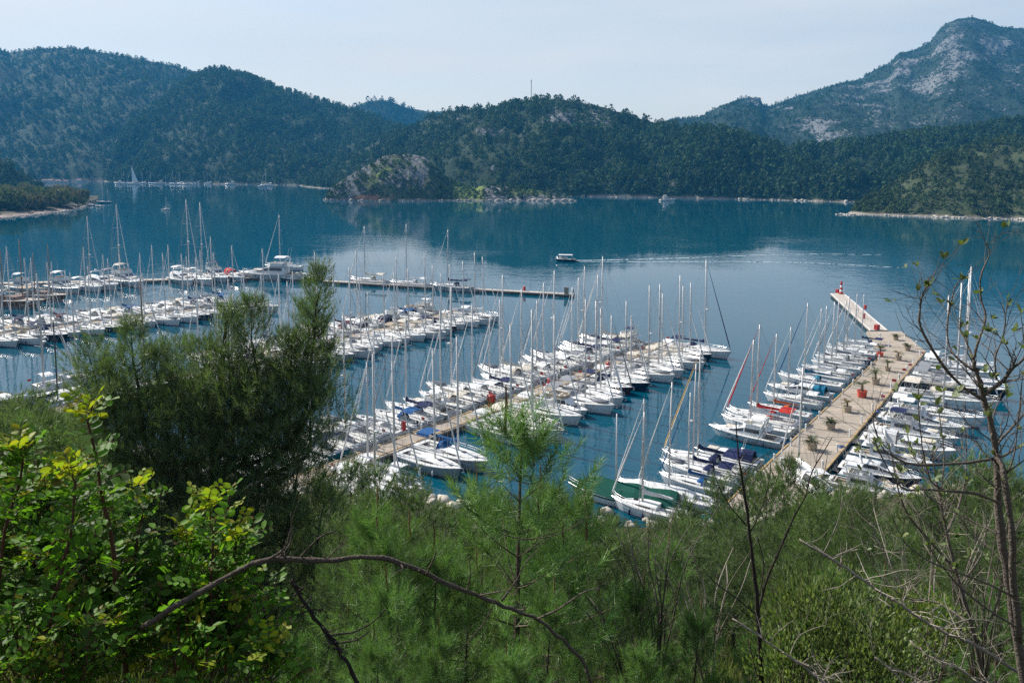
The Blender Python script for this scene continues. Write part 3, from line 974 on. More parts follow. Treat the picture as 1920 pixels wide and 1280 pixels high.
def sailboat(L, B, mastk, hatch=3, sprayhood='c_navy', bimini=None, cover='c_navy', genoa='c_white', radar=False, stripe='c_navy', mast='alu', mizzen=False, boomless=False, tarp=None, outboard=False, dinghy=False, cab=1.0, seed=0):
    r = random.Random(seed)
    root = empty('sailing_yacht')
    fb = 1.36 * (L / 12) ** .6
    hb, sh = make_hull(root, L, B, fb, .82, .1, .07, stripe)
    c0, c1 = .06, .36
    make_deck(root, L, hb, sh, c0, c1, .5, .42, 'deck', 'deck')
    # coachroof
    m = MB(); rings = []
    hmax = .46 * cab
    for t, h in ((.36, hmax), (.40, hmax * 1.02), (.5, hmax * .98), (.6, hmax * .84), (.68, hmax * .62), (.75, hmax * .30), (.79, .05)):
        w = hb(t) * .66
        z = sh(t) + .02
        rings.append([(t * L, w, z - .05), (t * L, w * .93, z + h * .72), (t * L, w * .70, z + h), (t * L, 0, z + h * 1.08), (t * L, -w * .70, z + h), (t * L, -w * .93, z + h * .72), (t * L, -w, z - .05)])
    m.loft(rings, False, True, True)
    m.build('cabin', M['deck'], root)
    for sg in (1, -1):
        m = MB()
        a = []
        for t, h in ((.43, hmax), (.5, hmax * .98), (.58, hmax * .86), (.63, hmax * .74)):
            w = hb(t) * .66; z = sh(t) + .02
            a.append([(t * L, sg * (w * .985 + .012), z + h * .22), (t * L, sg * (w * .945 + .012), z + h * .62)])
        m.loft(a, False)
        m.build('window', M['glass'], root)
    for k, t in enumerate((.84, .66, .54)[:hatch]):
        m = MB()
        z = sh(t) + (.06 if t > .8 else hmax * (.84 if t < .6 else .72) + .06)
        m.box((t * L, 0, z), (.52, .5, .05))
        m.build('hatch', M['glass'], root)
    # mast, spreaders, boom
    xm = .575 * L
    H = mastk * L
    zb = sh(.57) + .3
    m = MB()
    rad = .098 + .0035 * L
    m.tube([(xm, 0, zb - .3), (xm, 0, zb + H * .6), (xm - .02 * H * .3, 0, zb + H)], [rad, rad, rad * .75], 8)
    mo = m.build('mast', M[mast], root, True)
    for f_, k in ((.40, .62), (.68, .48)):
        m = MB()
        y = B * .5 * k * 1.25
        m.tube([(xm - .25, -y, zb + H * f_ + .05), (xm, 0, zb + H * f_), (xm - .25, y, zb + H * f_ + .05)], .035, 4)
        m.build('spreader', M[mast], mo)
    m = MB()
    xt = xm - .006 * H
    m.tube([(xt, 0, zb + H), (xt, 0, zb + H + .75)], .012, 4)
    m.tube([(xt - .3, 0, zb + H + .18), (xt + .4, 0, zb + H + .22)], .014, 4)
    m.build('masthead_gear', M['wire'], mo)
    if radar:
        m = MB(); m.lathe([(.05, -.14), (.30, -.11), (.31, .08), (.1, .14)], 10, (xm + .42, 0, zb + H * .44)); m.box((xm + .2, 0, zb + H * .44 - .17), (.5, .12, .06))
        m.build('radar_dome', M['white_paint'], mo)
    zbm = sh(.5) + 1.15 + .02 * L
    bl = .40 * L
    if not boomless:
        m = MB(); m.tube([(xm - .1, 0, zbm), (xm - bl, 0, zbm + .10)], .085, 6)
        bo = m.build('boom', M[mast], root, True)
        m = MB(); rings = []
        for k in range(8):
            q = k / 7
            x = xm - .02 - bl * (q * .97)
            hh = .30 * (1 - q) ** .6 + .16; ww = .17 * (1 - q * .4) + r.uniform(-.02, .02)
            z0 = zbm + .1 * q - .05
            if k == 0: hh *= 1.9
            rings.append([(x, ww, z0), (x, ww * .85, z0 + hh * .6), (x, 0, z0 + hh), (x, -ww * .85, z0 + hh * .6), (x, -ww, z0), (x, 0, z0 - .1)])
        m.loft(rings, True, True, True)
        m.build('sail_cover', M[cover], root)
    # furled headsail on the forestay
    bow, head = Vector((L * .985, 0, sh(1) + .12)), Vector((xm + .1, 0, zb + H * .965))
    m = MB(); pts = []; rd = []
    for q in (0, .03, .08, .2, .45, .75, .92, 1):
        pts.append(bow.lerp(head, q)); rd.append(float(np.interp(q, [0, .03, .08, .25, .7, .92, 1], [.02, .07, .115, .105, .07, .03, .014])))
    m.tube(pts, rd, 6)
    m.build('furled_headsail', M[genoa], root, True)
    # stays and shrouds
    m = MB()
    w = .020
    st = (0.0, 0, sh(0) + .1); top = (xm - .006 * H, 0, zb + H)
    m.tube([top, st], w, 3, False)
    for sg in (1, -1):
        ch = (xm - .15, sg * hb(.56) * .96, sh(.56))
        s1 = (xm - .25, sg * B * .5 * .62 * 1.25, zb + H * .40 + .05)
        s2 = (xm - .25, sg * B * .5 * .48 * 1.25, zb + H * .68 + .05)
        m.tube([ch, s1, s2, (xm, 0, zb + H * .97)], w, 3, False)
        m.tube([ch, (xm, 0, zb + H * .40)], w, 3, False)
        m.tube([s1, (xm, 0, zb + H * .68)], w * .8, 3, False)
        if not boomless:
            m.tube([(xm, 0, zb + H * .5), (xm - bl * .55, sg * .18, zbm + .2)], .011, 3, False)
    if not boomless: m.tube([top, (xm - bl, 0, zbm + .1)], .012, 3, False)
    m.build('rigging', M['wire'], root, kind='stuff')
    if mizzen:
        m = MB(); xz = .2 * L
        m.tube([(xz, 0, zb - .2), (xz, 0, zb + H * .66)], [.1, .07], 8)
        m.build('mizzen_mast', M[mast], root, True)
    rails(root, L, hb, sh, .04, .9, .62, .086)
    if sprayhood:
        canvas_arch('sprayhood', root, .335 * L, .43 * L, hb(.38) * .66, sh(.38) + .15, .98, sprayhood, 7, .04, .35, .45)
    if bimini:
        canvas_arch('bimini', root, .07 * L, .07 * L + 2.1, hb(.12) * .86, sh(.1) + 1.85, .22, bimini, 7, .05, .12)
        m = MB()
        for x in (.075 * L, .07 * L + 2.0):
            for sg in (1, -1): m.tube([(.07 * L + 1.0, sg * hb(.12) * .88, sh(.1)), (x, sg * hb(.12) * .82, sh(.1) + 1.86)], .02, 4, False)
        m.build('bimini_frame', M['steel'], root, kind='stuff')
    for y in ((-.8, .8) if L > 13 else (0,)):
        m = MB(); xw = .13 * L; zc = sh(.1) + .48
        ring = [(xw, y + .45 * math.cos(a), zc + .45 * math.sin(a)) for a in np.linspace(0, 2 * math.pi, 13)]
        m.tube(ring, .025, 4, False)
        m.box((xw + .1, y, sh(.1) - .05), (.22, .25, .8))
        m.build('steering_wheel', M['steel'], root)
    fenders(root, L, hb, sh, (.26, .5, .68), 'white_paint' if seed % 2 else 'c_navy')
    m = MB(); m.box((L * 1.0, 0, sh(1) - .02), (.5, .13, .09)); m.tube([(L * 1.02, 0, sh(1) - .05), (L * 1.035, 0, sh(1) - .42)], .04, 5); m.box((L * 1.02, 0, sh(1) - .45), (.22, .34, .06))
    m.build('anchor', M['steel'], root)
    if seed in (2, 3, 5):
        m = MB(); m.tube([(-.05, .3, sh(0) + .1), (-.45, .3, sh(0) + 1.5)], .018, 4); m.build('flag_pole', M['steel'], root)
        m = MB(); m.box((-.72, .3, sh(0) + 1.2), (.62, .03, .42)); m.build('flag', M['red_paint'], root)
    if outboard:
        m = MB(); m.box((-.1, hb(0) * .6, sh(0) + .62), (.32, .26, .42), 0, .8); m.box((-.1, hb(0) * .6, sh(0) + .2), (.12, .1, .6))
        m.build('outboard_motor', M['rubber'], root)
    if dinghy:
        m = MB()
        z = sh(.85) + .30
        path = [(.70 * L, .55, z), (.82 * L, .55, z), (.88 * L, .3, z + .03), (.895 * L, 0, z + .05), (.88 * L, -.3, z + .03), (.82 * L, -.55, z), (.70 * L, -.55, z)]
        m.tube(path, .2, 7); m.box((.78 * L, 0, z - .05), (.2 * L, 1.0, .06))
        m.build('dinghy', M['c_grey'], root, True)
    m = MB()
    for sg in (1, -1): m.tube([(.15, sg * hb(0) * .92, sh(0) + .02), (-.7, sg * hb(0) * 1.0, sh(0) * .75), (-1.5, sg * hb(0) * 1.1, 1.05)], .022, 3, False)
    m.build('mooring_line', M['c_cream'], root, kind='stuff')
    m = MB(); m.box((-.35, -hb(0) * .45, sh(0) * .55), (1.9, .42, .07)); m.build('gangway', M['teak'], root)
    return root


def motoryacht(L, B, kind, stripe='c_navy', canvas='c_white', arch=True, seed=0, tint='glass'):
    root = empty('motor_yacht')
    fb = 1.25 * (L / 12) ** .8
    hb0, sh = make_hull(root, L, B, fb, .88, .42, .10, stripe)
    hb = hb0
    make_deck(root, L, hb, sh, .06, .24, .72, .55)
    zz = lambda t: sh(t)
    # superstructure as a lengthwise loft
    if kind == 'fly':
        prof = [(.24, 1.55), (.40, 1.6), (.52, 1.5), (.60, .86), (.70, .62), (.82, .24), (.88, .04)]
    elif kind == 'trawler':
        prof = [(.20, 1.7), (.40, 1.75), (.66, 1.75), (.70, 1.0), (.76, .55), (.78, .05)]
    elif kind == 'hardtop':
        prof = [(.26, 1.25), (.40, 1.3), (.48, 1.22), (.58, .72), (.70, .56), (.82, .22), (.88, .04)]
    else:
        prof = [(.40, .55), (.46, .75), (.54, .72), (.66, .58), (.80, .25), (.87, .04)]
    m = MB(); rings = []
    sec = lambda t, h: (hb(t) * (.74 if t > .3 else .72))
    for t, h in prof:
        w = sec(t, h); z = zz(t)
        rings.append([(t * L, w, z - .06), (t * L, w * .95, z + h * .45), (t * L, w * .82, z + h * .92), (t * L, w * .6, z + h), (t * L, -w * .6, z + h), (t * L, -w * .82, z + h * .92), (t * L, -w * .95, z + h * .45), (t * L, -w, z - .06)])
    m.loft(rings, False, True, True)
    m.build('superstructure', M['gelcoat'], root)
    ws = [p for p in prof if p[1] > .5]
    for sg in (1, -1):
        t0, t1 = ws[0][0] + .03, ws[-1][0] - .01
        n = 3 if kind == 'trawler' else 2
        for k in range(n):
            m = MB(); a = []
            q0 = t0 + (t1 - t0) * k / n + .012; q1 = t0 + (t1 - t0) * (k + 1) / n - .006
            for t in np.linspace(q0, q1, 4):
                h = float(np.interp(t, [p[0] for p in prof], [p[1] for p in prof])); w = sec(t, h); z = zz(t)
                a.append([(t * L, sg * (w * .955 + .02), z + h * .47), (t * L, sg * (w * .84 + .02), z + h * .86)])
            m.loft(a, False)
            m.build('window', M[tint], root)
    # windscreen between the two steepest stations
    i = max(range(len(prof) - 1), key=lambda q: (prof[q][1] - prof[q + 1][1]) / (prof[q + 1][0] - prof[q][0]))
    (ta, ha), (tb, hb_) = prof[i], prof[i + 1]
    m = MB(); a = []
    for q in (.12, .9):
        t = ta + (tb - ta) * q; h = ha + (hb_ - ha) * q; w = sec(t, h) * .58
        a.append([(t * L + .03, y, zz(t) + h + .02) for y in (-w, -w * .5, 0, w * .5, w)])
    m.loft(a, False)
    m.build('windscreen', M[tint], root)
    zr = zz(.4) + max(p[1] for p in prof)
    if kind in ('fly', 'trawler'):
        m = MB()
        x0, x1 = .20 * L, .50 * L
        w = hb(.4) * .66
        if kind == 'trawler': x0, x1 = .26 * L, .62 * L
        m.box(((x0 + x1) / 2 - .04 * L, 0, zr + .03), ((x1 - x0) * 1.15, 2 * w + .1, .08))
        m.build('flybridge_floor', M['gelcoat'], root)
        m = MB()
        ring = [(x0, w, zr + .05), (x1 - .5, w, zr + .05), (x1 + .2, w * .6, zr + .05), (x1 + .4, 0, zr + .05), (x1 + .2, -w * .6, zr + .05), (x1 - .5, -w, zr + .05), (x0, -w, zr + .05)]
        hs = .62
        out = [[(p[0], p[1], p[2]), (p[0] - .12, p[1] * .97, p[2] + hs), (p[0] - .2, p[1] * .92, p[2] + hs), (p[0] - .08, p[1] * .92, p[2])] for p in ring]
        m.loft(out, True, True, True)
        m.build('flybridge_wall', M['c_beige' if kind == 'trawler' else 'gelcoat'], root)
        m = MB(); m.box((x0 + 1.0, w * .3, zr + .28), (.6, w * 1.1, .42)); m.box((x0 + .75, w * .3, zr + .6), (.16, w * 1.1, .4)); m.box((x1 - .9, -w * .25, zr + .5), (.45, .8, .75), 0, .8)
        m.build('helm_seat', M['c_cream'], root)
        ax = x0 + .35; az = zr + .55
        if canvas:
            canvas_arch('bimini', root, x0 + .4, x0 + 2.9, w * .86, zr + 1.95, .2, canvas, 7, .05, .1)
            m = MB()
            for sg in (1, -1):
                for x in (x0 + .5, x0 + 2.8): m.tube([(x0 + 1.6, sg * w * .9, zr + .6), (x, sg * w * .82, zr + 1.98)], .022, 4, False)
            m.build('bimini_frame', M['steel'], root, kind='stuff')
    else:
        ax = .27 * L; az = zz(.3) + .2 if kind == 'open' else zr - .1
        if canvas:
            canvas_arch('cockpit_canopy', root, .08 * L, .38 * L if kind == 'open' else .27 * L, hb(.2) * .78, zz(.2) + (.8 if kind == 'open' else .75), .75, canvas, 7, .05, .75, .25)
    if arch:
        m = MB(); w = hb(.3) * .70
        m.tube([(ax + .5, w, az - .35), (ax, w * .92, az + .8), (ax - .2, w * .6, az + 1.15), (ax - .2, -w * .6, az + 1.15), (ax, -w * .92, az + .8), (ax + .5, -w, az - .35)], .13, 6)
        ar = m.build('radar_arch', M['gelcoat'], root, True)
        m = MB(); m.lathe([(.06, -.1), (.28, -.08), (.28, .1), (.08, .16)], 9, (ax - .2, 0, az + 1.4)); m.build('radar_dome', M['white_paint'], ar, True)
        m = MB()
        for y in (-w * .5, w * .5): m.tube([(ax - .2, y, az + 1.2), (ax - .7, y, az + 3.4)], .018, 4)
        m.build('antenna', M['white_paint'], ar, kind='stuff')
    rails(root, L, hb, sh, .42, .93, .66, .075)
    m = MB(); m.box((-.45, 0, .32), (1.1, B * .8, .1)); m.build('swim_platform', M['teak'], root)
    m = MB(); w = hb(.1) * .66; m.box((.075 * L, 0, zz(.05) - .05), (.5, 2 * w, .36)); m.box((.055 * L, 0, zz(.05) + .2), (.14, 2 * w, .34)); m.build('stern_bench', M['c_cream'], root)
    m = MB(); m.box((.70 * L, 0, zz(.7) + .68), (1.6, hb(.7) * .9, .12)); m.build('sun_pad', M['c_cream'], root)
    fenders(root, L, hb, sh, (.2, .42, .62), 'c_navy' if seed % 2 else 'white_paint')
    for sg in (1, -1):
        for t in (.56, .68):
            m = MB(); b = hb(t) * .93
            m.box((t * L, sg * b, sh(t) * .66), (.46, .12, .17)); m.build('porthole', M['glass'], root)
    m = MB(); m.box((L * .99, 0, sh(1) + .02), (.6, .16, .1)); m.tube([(L * 1.0, 0, sh(1)), (L * 1.02, 0, sh(1) - .5)], .045, 5); m.build('anchor', M['steel'], root)
    return root


def tarped_boat(L, B, canvas='c_green', mast=False):
    root = empty('covered_boat')
    hb, sh = make_hull(root, L, B, 1.0, .8, .15, .06, 'c_navy')
    m = MB(); rings = []
    for t in TS:
        b, s = hb(t) * 1.03, sh(t)
        zr = s + (1.25 if t < .75 else 1.25 * (1 - (t - .75) / .25) + .05) + .12 * math.sin(t * 21)
        rings.append([(t * L, b, s - .25), (t * L, b * .98, s + .02), (t * L, b * .55, s + (zr - s) * .55), (t * L, 0, zr), (t * L, -b * .55, s + (zr - s) * .55), (t * L, -b * .98, s + .02), (t * L, -b, s - .25)])
    m.loft(rings, False, True, True)
    m.build('tarpaulin', M[canvas], root)
    if mast:
        m = MB(); m.tube([(.55 * L, 0, 1.0), (.55 * L, 0, 9.5)], [.1, .07], 8); m.build('mast', M['alu'], root, True)
    rails(root, L, hb, sh, .8, .94, .6, .07)
    return root


def gulet(L, B, seed=0):
    root = empty('wooden_gulet')
    hb, sh = make_hull(root, L, B, 1.9, .85, .2, .16, 'c_white')
    set_mat(root, 'hull', M['wood'])
    make_deck(root, L, hb, sh, .06, .24, .7, .4, 'teak')
    m = MB(); m.box((.42 * L, 0, sh(.4) + .45), (.34 * L, B * .55, 1.0), 0, .93); m.build('deckhouse', M['wood'], root)
    for sg in (1, -1):
        for k in range(4):
            m = MB(); m.box((.30 * L + k * .08 * L, sg * (B * .275 - .005), sh(.4) + .5), (.05 * L, .08, .4)); m.build('window', M['glass'], root)
    canvas_arch('awning', root, .04 * L, .30 * L, B * .42, sh(.1) + 2.1, .25, 'c_cream', 7, .06, .1)
    m = MB()
    for sg in (1, -1):
        for x in (.05, .29): m.tube([(x * L, sg * B * .4, sh(.1)), (x * L, sg * B * .4, sh(.1) + 2.1)], .04, 4, False)
    m.build('awning_frame', M['steel'], root, kind='stuff')
    for xm, H in ((.62, 17.0), (.30, 14.0)):
        m = MB(); m.tube([(xm * L, 0, 1.2), (xm * L, 0, 1.2 + H)], [.17, .10], 8); mo = m.build('mast', M['wood_mast'], root, True)
        m = MB(); m.tube([(xm * L, -1.1, 1.2 + H * .62), (xm * L, 1.1, 1.2 + H * .62)], .05, 4); m.build('spreader', M['wood_mast'], mo)
        m = MB(); m.tube([(xm * L - .2, 0, sh(.4) + 1.8), (xm * L - .26 * L, 0, sh(.4) + 2.0)], [.2, .14], 6); m.build('boom', M['c_cream'], root, True)
    m = MB()
    m.tube([(L * 1.1, 0, sh(1) + .6), (.62 * L, 0, 17.8), (.30 * L, 0, 14.8), (0, 0, sh(0))], .03, 3, False)
    for sg in (1, -1): m.tube([(.60 * L, sg * hb(.6), sh(.6)), (.62 * L, 0, 17)], .03, 3, False); m.tube([(.28 * L, sg * hb(.3), sh(.3)), (.30 * L, 0, 14)], .03, 3, False)
    m.build('rigging', M['wire'], root, kind='stuff')
    m = MB(); m.tube([(L * .96, 0, sh(1) - .1), (L * 1.12, 0, sh(1) + .6)], [.16, .08], 7); m.build('bowsprit', M['wood'], root, True)
    rails(root, L, hb, sh, .04, .94, .7, .075)
    return root


PROTO = {
    'A': sailboat(12.0, 3.9, 1.22, 3, 'c_navy', 'c_navy', 'c_navy', 'c_white', False, 'c_navy', seed=1),
    'B': sailboat(13.5, 4.2, 1.24, 3, 'c_cream', 'c_cream', 'c_white', 'c_white', True, 'c_blue', seed=2, dinghy=True),
    'C': sailboat(10.5, 3.5, 1.16, 2, 'c_navy', 'c_navy', 'c_navy', 'c_grey', False, 'c_maroon', seed=3, outboard=True),
    'D': sailboat(9.5, 3.2, 1.12, 2, None, None, 'c_white', 'c_white', False, 'c_navy', seed=4, cab=.8),
    'E': sailboat(15.0, 4.5, 1.30, 3, 'c_grey', 'c_grey', 'c_grey', 'c_white', True, 'c_navy', seed=5),
    'K': sailboat(13.0, 4.0, 1.20, 3, 'c_blue', None, 'c_blue', 'c_blue', False, 'c_blue', seed=6, mizzen=True, mast='white_mast'),
    'R': sailboat(11.0, 3.6, 1.30, 2, None, None, 'c_white', 'c_white', False, 'c_maroon', seed=7, boomless=True, mast='white_mast'),
    'F': motoryacht(14.5, 4.5, 'fly', 'c_navy', 'c_white', seed=1),
    'G': motoryacht(11.0, 3.7, 'open', 'c_blue', 'c_navy', seed=2),
    'H': motoryacht(12.0, 4.0, 'hardtop', 'c_teal', 'c_teal', seed=3),
    'T': motoryacht(13.0, 4.5, 'trawler', 'c_navy', None, seed=4),
    'S': motoryacht(8.0, 2.9, 'open', 'c_red', None, False, seed=5),
    'W': tarped_boat(12.0, 3.8, 'c_green', True),
    'U': gulet(20.0, 5.6),
}
PL = {'A': 12, 'B': 13.5, 'C': 10.5, 'D': 9.5, 'E': 15, 'K': 13, 'R': 11, 'F': 14.5, 'G': 11, 'H': 12, 'T': 13, 'S': 8, 'W': 12, 'U': 20}
KIND = {'A': 'sloop', 'B': 'cruising yacht', 'C': 'sloop', 'D': 'small sloop', 'E': 'large sloop', 'K': 'ketch', 'R': 'racing sloop', 'F': 'flybridge yacht', 'G': 'open motor cruiser',
        'H': 'hardtop cruiser', 'T': 'trawler yacht', 'S': 'small motorboat', 'W': 'tarpaulin-covered boat', 'U': 'wooden gulet'}
CATN = {k: ('sailboat' if k in 'ABCDEKR' else 'gulet' if k == 'U' else 'boat' if k == 'W' else 'motorboat') for k in PROTO}
HULLNAME = {'gelcoat': 'white', 'gelcoat2': 'ivory', 'navy_hull': 'navy hulled', 'black_hull': 'black hulled', 'grey_hull': 'grey hulled', 'maroon_hull': 'maroon hulled', 'teal_hull': 'teal hulled', 'wood': 'brown'}
ORD = ['first', 'second', 'third', 'fourth', 'fifth', 'sixth', 'seventh', 'eighth', 'ninth', 'tenth', 'eleventh', 'twelfth', 'thirteenth', 'fourteenth', 'fifteenth', 'sixteenth', 'seventeenth',
       'eighteenth', 'nineteenth', 'twentieth', 'twenty-first', 'twenty-second', 'twenty-third', 'twenty-fourth', 'twenty-fifth', 'twenty-sixth', 'twenty-seventh', 'twenty-eighth']


def boat(t, pos, ang, scale=1.0, hull=None, canvas=None, genoa=None, mast=None, skip=(), label='', group=''):
    c = copy_tree(PROTO[t], None, skip)
    c.location = (pos[0], pos[1], 0.0)
    c.rotation_euler = (random.uniform(-.012, .012), 0, ang)
    c.scale = (scale, scale, scale)
    if hull: set_mat(c, 'hull', M[hull])
    if canvas:
        for p in ('sail_cover', 'sprayhood', 'bimini', 'cockpit_canopy', 'tarpaulin', 'awning'): set_mat(c, p, M['c_' + canvas])
    if genoa: set_mat(c, 'furled_headsail', M['c_' + genoa])
    if mast:
        set_mat(c, 'mast', M[mast])
    tag(c, label, CATN[t], group)
    return c


def cname(t, hull, canvas):
    s = HULLNAME[hull or ('wood' if t == 'U' else 'gelcoat')] + ' ' + KIND[t]
    if canvas and t in 'ABCKE': s += ' with %s canvas' % canvas
    elif canvas and t in 'GHFW': s += ' with %s cover' % canvas
    return s


class Pier:
    """an edge line: outer end P0, direction d towards the shore, n outward"""
    def __init__(s, p_out, p_in, side):
        s.p = Vector((p_out[0], p_out[1])); q = Vector((p_in[0], p_in[1]))
        s.len = (q - s.p).length
        s.d = (q - s.p).normalized()
        s.n = Vector((s.d.y, -s.d.x)) * side

    def s_of(s, P):
        return (Vector((P[0], P[1])) - s.p).dot(s.d)


def row(pier, specs, s0, step, where, group, gap=1.0, jitter=.25, yaw=0.0):
    s = s0
    for i, sp in enumerate(specs):
        if sp is None:
            s += step; continue
        t, hull, canvas = sp[0], sp[1], sp[2]
        if canvas == 'white' and t in 'ABCE' and random.random() < .34: canvas = random.choice(['navy', 'navy', 'grey', 'cream', 'blue', 'beige'])
        kw = dict(sp[3]) if len(sp) > 3 else {}
        wide = {'F': 1.15, 'E': 1.12, 'B': 1.05, 'U': 1.4, 'D': .88, 'S': .8, 'C': .93}.get(t, 1.0)
        s += step * wide * .5
        p = pier.p + pier.d * (s + random.uniform(-jitter, jitter) * .5) + pier.n * (gap + random.uniform(0, .5))
        sc = kw.pop('scale', random.uniform(.98, 1.12) * (1.06 if t in 'ABCDR' else 1.0))
        boat(t, p, math.atan2(pier.n.y, pier.n.x) + yaw + random.uniform(-.035, .035), sc, hull, canvas, label='%s, %s from outer end on %s' % (cname(t, hull, canvas), ORD[i], where), group=group, **kw)
        s += step * wide * .5


def bow_boats(pier, specs, where, group, gap=1.0):
    for i, (px, py, t, hull, canvas, kw) in enumerate(specs):
        P = onz(px, py, 1.1)
        s = pier.s_of(P)
        st = pier.p + pier.d * s + pier.n * gap
        Lr = (Vector((P.x, P.y)) - st).length
        sc = min(1.35, max(.72, Lr / PL[t]))
        boat(t, st, math.atan2(pier.n.y, pier.n.x) + random.uniform(-.02, .02), sc, hull, canvas, label='%s, %s from outer end on %s' % (cname(t, hull, canvas), ORD[i], where), group=group, **kw)


# piers (edges measured on the pier tops, 1 m above the water)
ELo, ELi = onz(1650, 667, 1), onz(1392, 912, 1)
ERo, ERi = onz(1737, 659, 1), onz(1516, 920, 1)
DLo, DLi = onz(1230, 642, 1), onz(640, 860, 1)
DRo = onz(1262, 641, 1); DRi = onz(706, 860, 1)
CLo, CLi = Vector((-17.0, 231.5, 1)), Vector((-57.0, 177.5, 1))
BLo, BLi = onz(462, 566, 1), onz(-60, 632, 1)


def ext(a, b, k):
    return b + (b - a) * k


DLi2, DRi2 = ext(DLo, DLi, .16), ext(DRo, DRi, .16)
CLi2 = ext(CLo, CLi, .75)
BLi2 = ext(BLo, BLi, .35)


def slab_pier(name, A0, A1, B0, B1, ns, label, cat='pier', top='concrete', kerb='yellow_paint', depth=.75, side='concrete_side', seams=.10):
    """a pier of slabs laid end to end with open joints, and a kerb strip along each edge"""
    root = empty(name, (A0.x, A0.y, 0))
    o = Vector((A0.x, A0.y, 0))
    r = random.Random(len(name))
    for i in range(ns):
        q0, q1 = i / ns, (i + 1) / ns
        ln = (A1 - A0).length
        e = seams / ln * .5
        a0, a1, b0, b1 = A0.lerp(A1, q0 + e), A0.lerp(A1, q1 - e), B0.lerp(B1, q0 + e), B0.lerp(B1, q1 - e)
        zt = 1.0 + r.uniform(-.012, .012)
        m = MB()
        P = []
        for z, k in ((zt - .28, 0), (zt - .03, 0), (zt, .03)):
            cx = (a0 + a1 + b0 + b1) / 4
            for p in (a0, a1, b1, b0):
                d = (cx - p).normalized() * k
                P.append((p.x - o.x + d.x, p.y - o.y + d.y, z))
        m.add(P, [(3, 2, 1, 0), (0, 1, 5, 4), (1, 2, 6, 5), (2, 3, 7, 6), (3, 0, 4, 7), (4, 5, 9, 8), (5, 6, 10, 9), (6, 7, 11, 10), (7, 4, 8, 11), (8, 9, 10, 11)])
        bm_fix(m.build('slab', M[top], root))
    m = MB()
    ctr = [(A0 * .97 + B0 * .03), (A1 * .97 + B1 * .03), (A1 * .03 + B1 * .97), (A0 * .03 + B0 * .97)]
    P = [(p.x - o.x, p.y - o.y, z) for z in (1.0 - .28 - depth, 1.0 - .29) for p in ctr]
    m.add(P, [(3, 2, 1, 0), (4, 5, 6, 7), (0, 1, 5, 4), (1, 2, 6, 5), (2, 3, 7, 6), (3, 0, 4, 7)])
    bm_fix(m.build('pier_body', M[side], root))
    for (E0, E1, sgn) in ((A0, A1, 1), (B0, B1, -1)):
        if not kerb: continue
        n = (B0 - A0); n.z = 0; d = (A1 - A0); d.z = 0; d.normalize(); n = (n - d * n.dot(d)).normalized() * sgn
        w = .26
        c0, c1 = E0 + n * .16, E1 + n * .16
        mid = (c0 + c1) / 2
        m = MB(); m.box((mid.x - o.x, mid.y - o.y, 1.045), ((c1 - c0).length, w, .10), math.atan2(d.y, d.x))
        m.build('kerb', M[kerb], root)
    tag(root, label, cat)
    return root


def bm_fix(o):
    import bmesh
    b = bmesh.new(); b.from_mesh(o.data); bmesh.ops.recalc_face_normals(b, faces=b.faces); b.to_mesh(o.data); b.free()
    return o


# ---- the broad palm pier with its outer head and narrow jetty
ELi2, ERi2 = ext(ELo, ELi, .10), ext(ERo, ERi, .10)
slab_pier('concrete_pier', ELo, ELi2, ERo, ERi2, 24, 'broad concrete pier with potted palms and worn yellow edges')
h0, h1 = onz(1624, 621, 1), onz(1690, 621, 1)
h2, h3 = ERo, ELo
root = empty('pier_head', (h0.x, h0.y, 0))
for k in range(4):
    m = MB()
    q0, q1 = k / 4 + .003, (k + 1) / 4 - .003
    a0, a1, b0, b1 = h0.lerp(h3, q0), h0.lerp(h3, q1), h1.lerp(h2, q0), h1.lerp(h2, q1)
    P = [(p.x - h0.x, p.y - h0.y, z) for z in (.3, 1.0) for p in (a0, a1, b1, b0)]
    m.add(P, [(3, 2, 1, 0), (4, 5, 6, 7), (0, 1, 5, 4), (1, 2, 6, 5), (2, 3, 7, 6), (3, 0, 4, 7)])
    bm_fix(m.build('slab', M['concrete'], root))
tag(root, 'widened concrete head at the seaward end of the palm pier', 'pier')
j0, j1 = onz(1557, 550, 1), onz(1580, 549, 1)
j2, j3 = onz(1666, 619, 1), onz(1631, 619, 1)
slab_pier('narrow_jetty', j0, j3, j1, j2, 20, 'narrow floating jetty running out to the striped beacon', 'jetty', 'float_deck', 'white_paint', .5)
# ---- middle pier
slab_pier('concrete_pier', DLo, DLi2, DRo, DRi2, 26, 'narrow beige pier in the middle with boats on both sides')
# ---- pier behind the tall pine
CRo, CRi2 = CLo + Vector((3.1, -2.5, 0)), CLi2 + Vector((3.1, -2.5, 0))
slab_pier('concrete_pier', CLo, CLi2, CRo, CRi2, 26, 'pier running behind the tall dark pine, boats on both sides')
BRo, BRi2 = BLo + Vector((2.4, -2.1, 0)), BLi2 + Vector((2.4, -2.1, 0))
slab_pier('concrete_pier', BLo, BLi2, BRo, BRi2, 24, 'far left pier crowded with white sailing yachts')
# ---- floating breakwater and far-left quay
k0, k1 = onz(612, 526, .8), onz(1078, 551, .8)
slab_pier('floating_breakwater', k0, k1, k0 + Vector((-.8, -2.6, 0)), k1 + Vector((-.8, -2.6, 0)), 18, 'long low floating breakwater across the open water', 'breakwater', 'float_deck', None, .6)
q0, q1 = onz(-120, 532, 1), onz(560, 516, 1)
slab_pier('wooden_quay', q0, q1, q0 + Vector((-1.4, -4.2, 0)), q1 + Vector((-1.4, -4.2, 0)), 26, 'weathered wooden quay behind the far left motor yachts', 'quay', 'teak', None, .7)

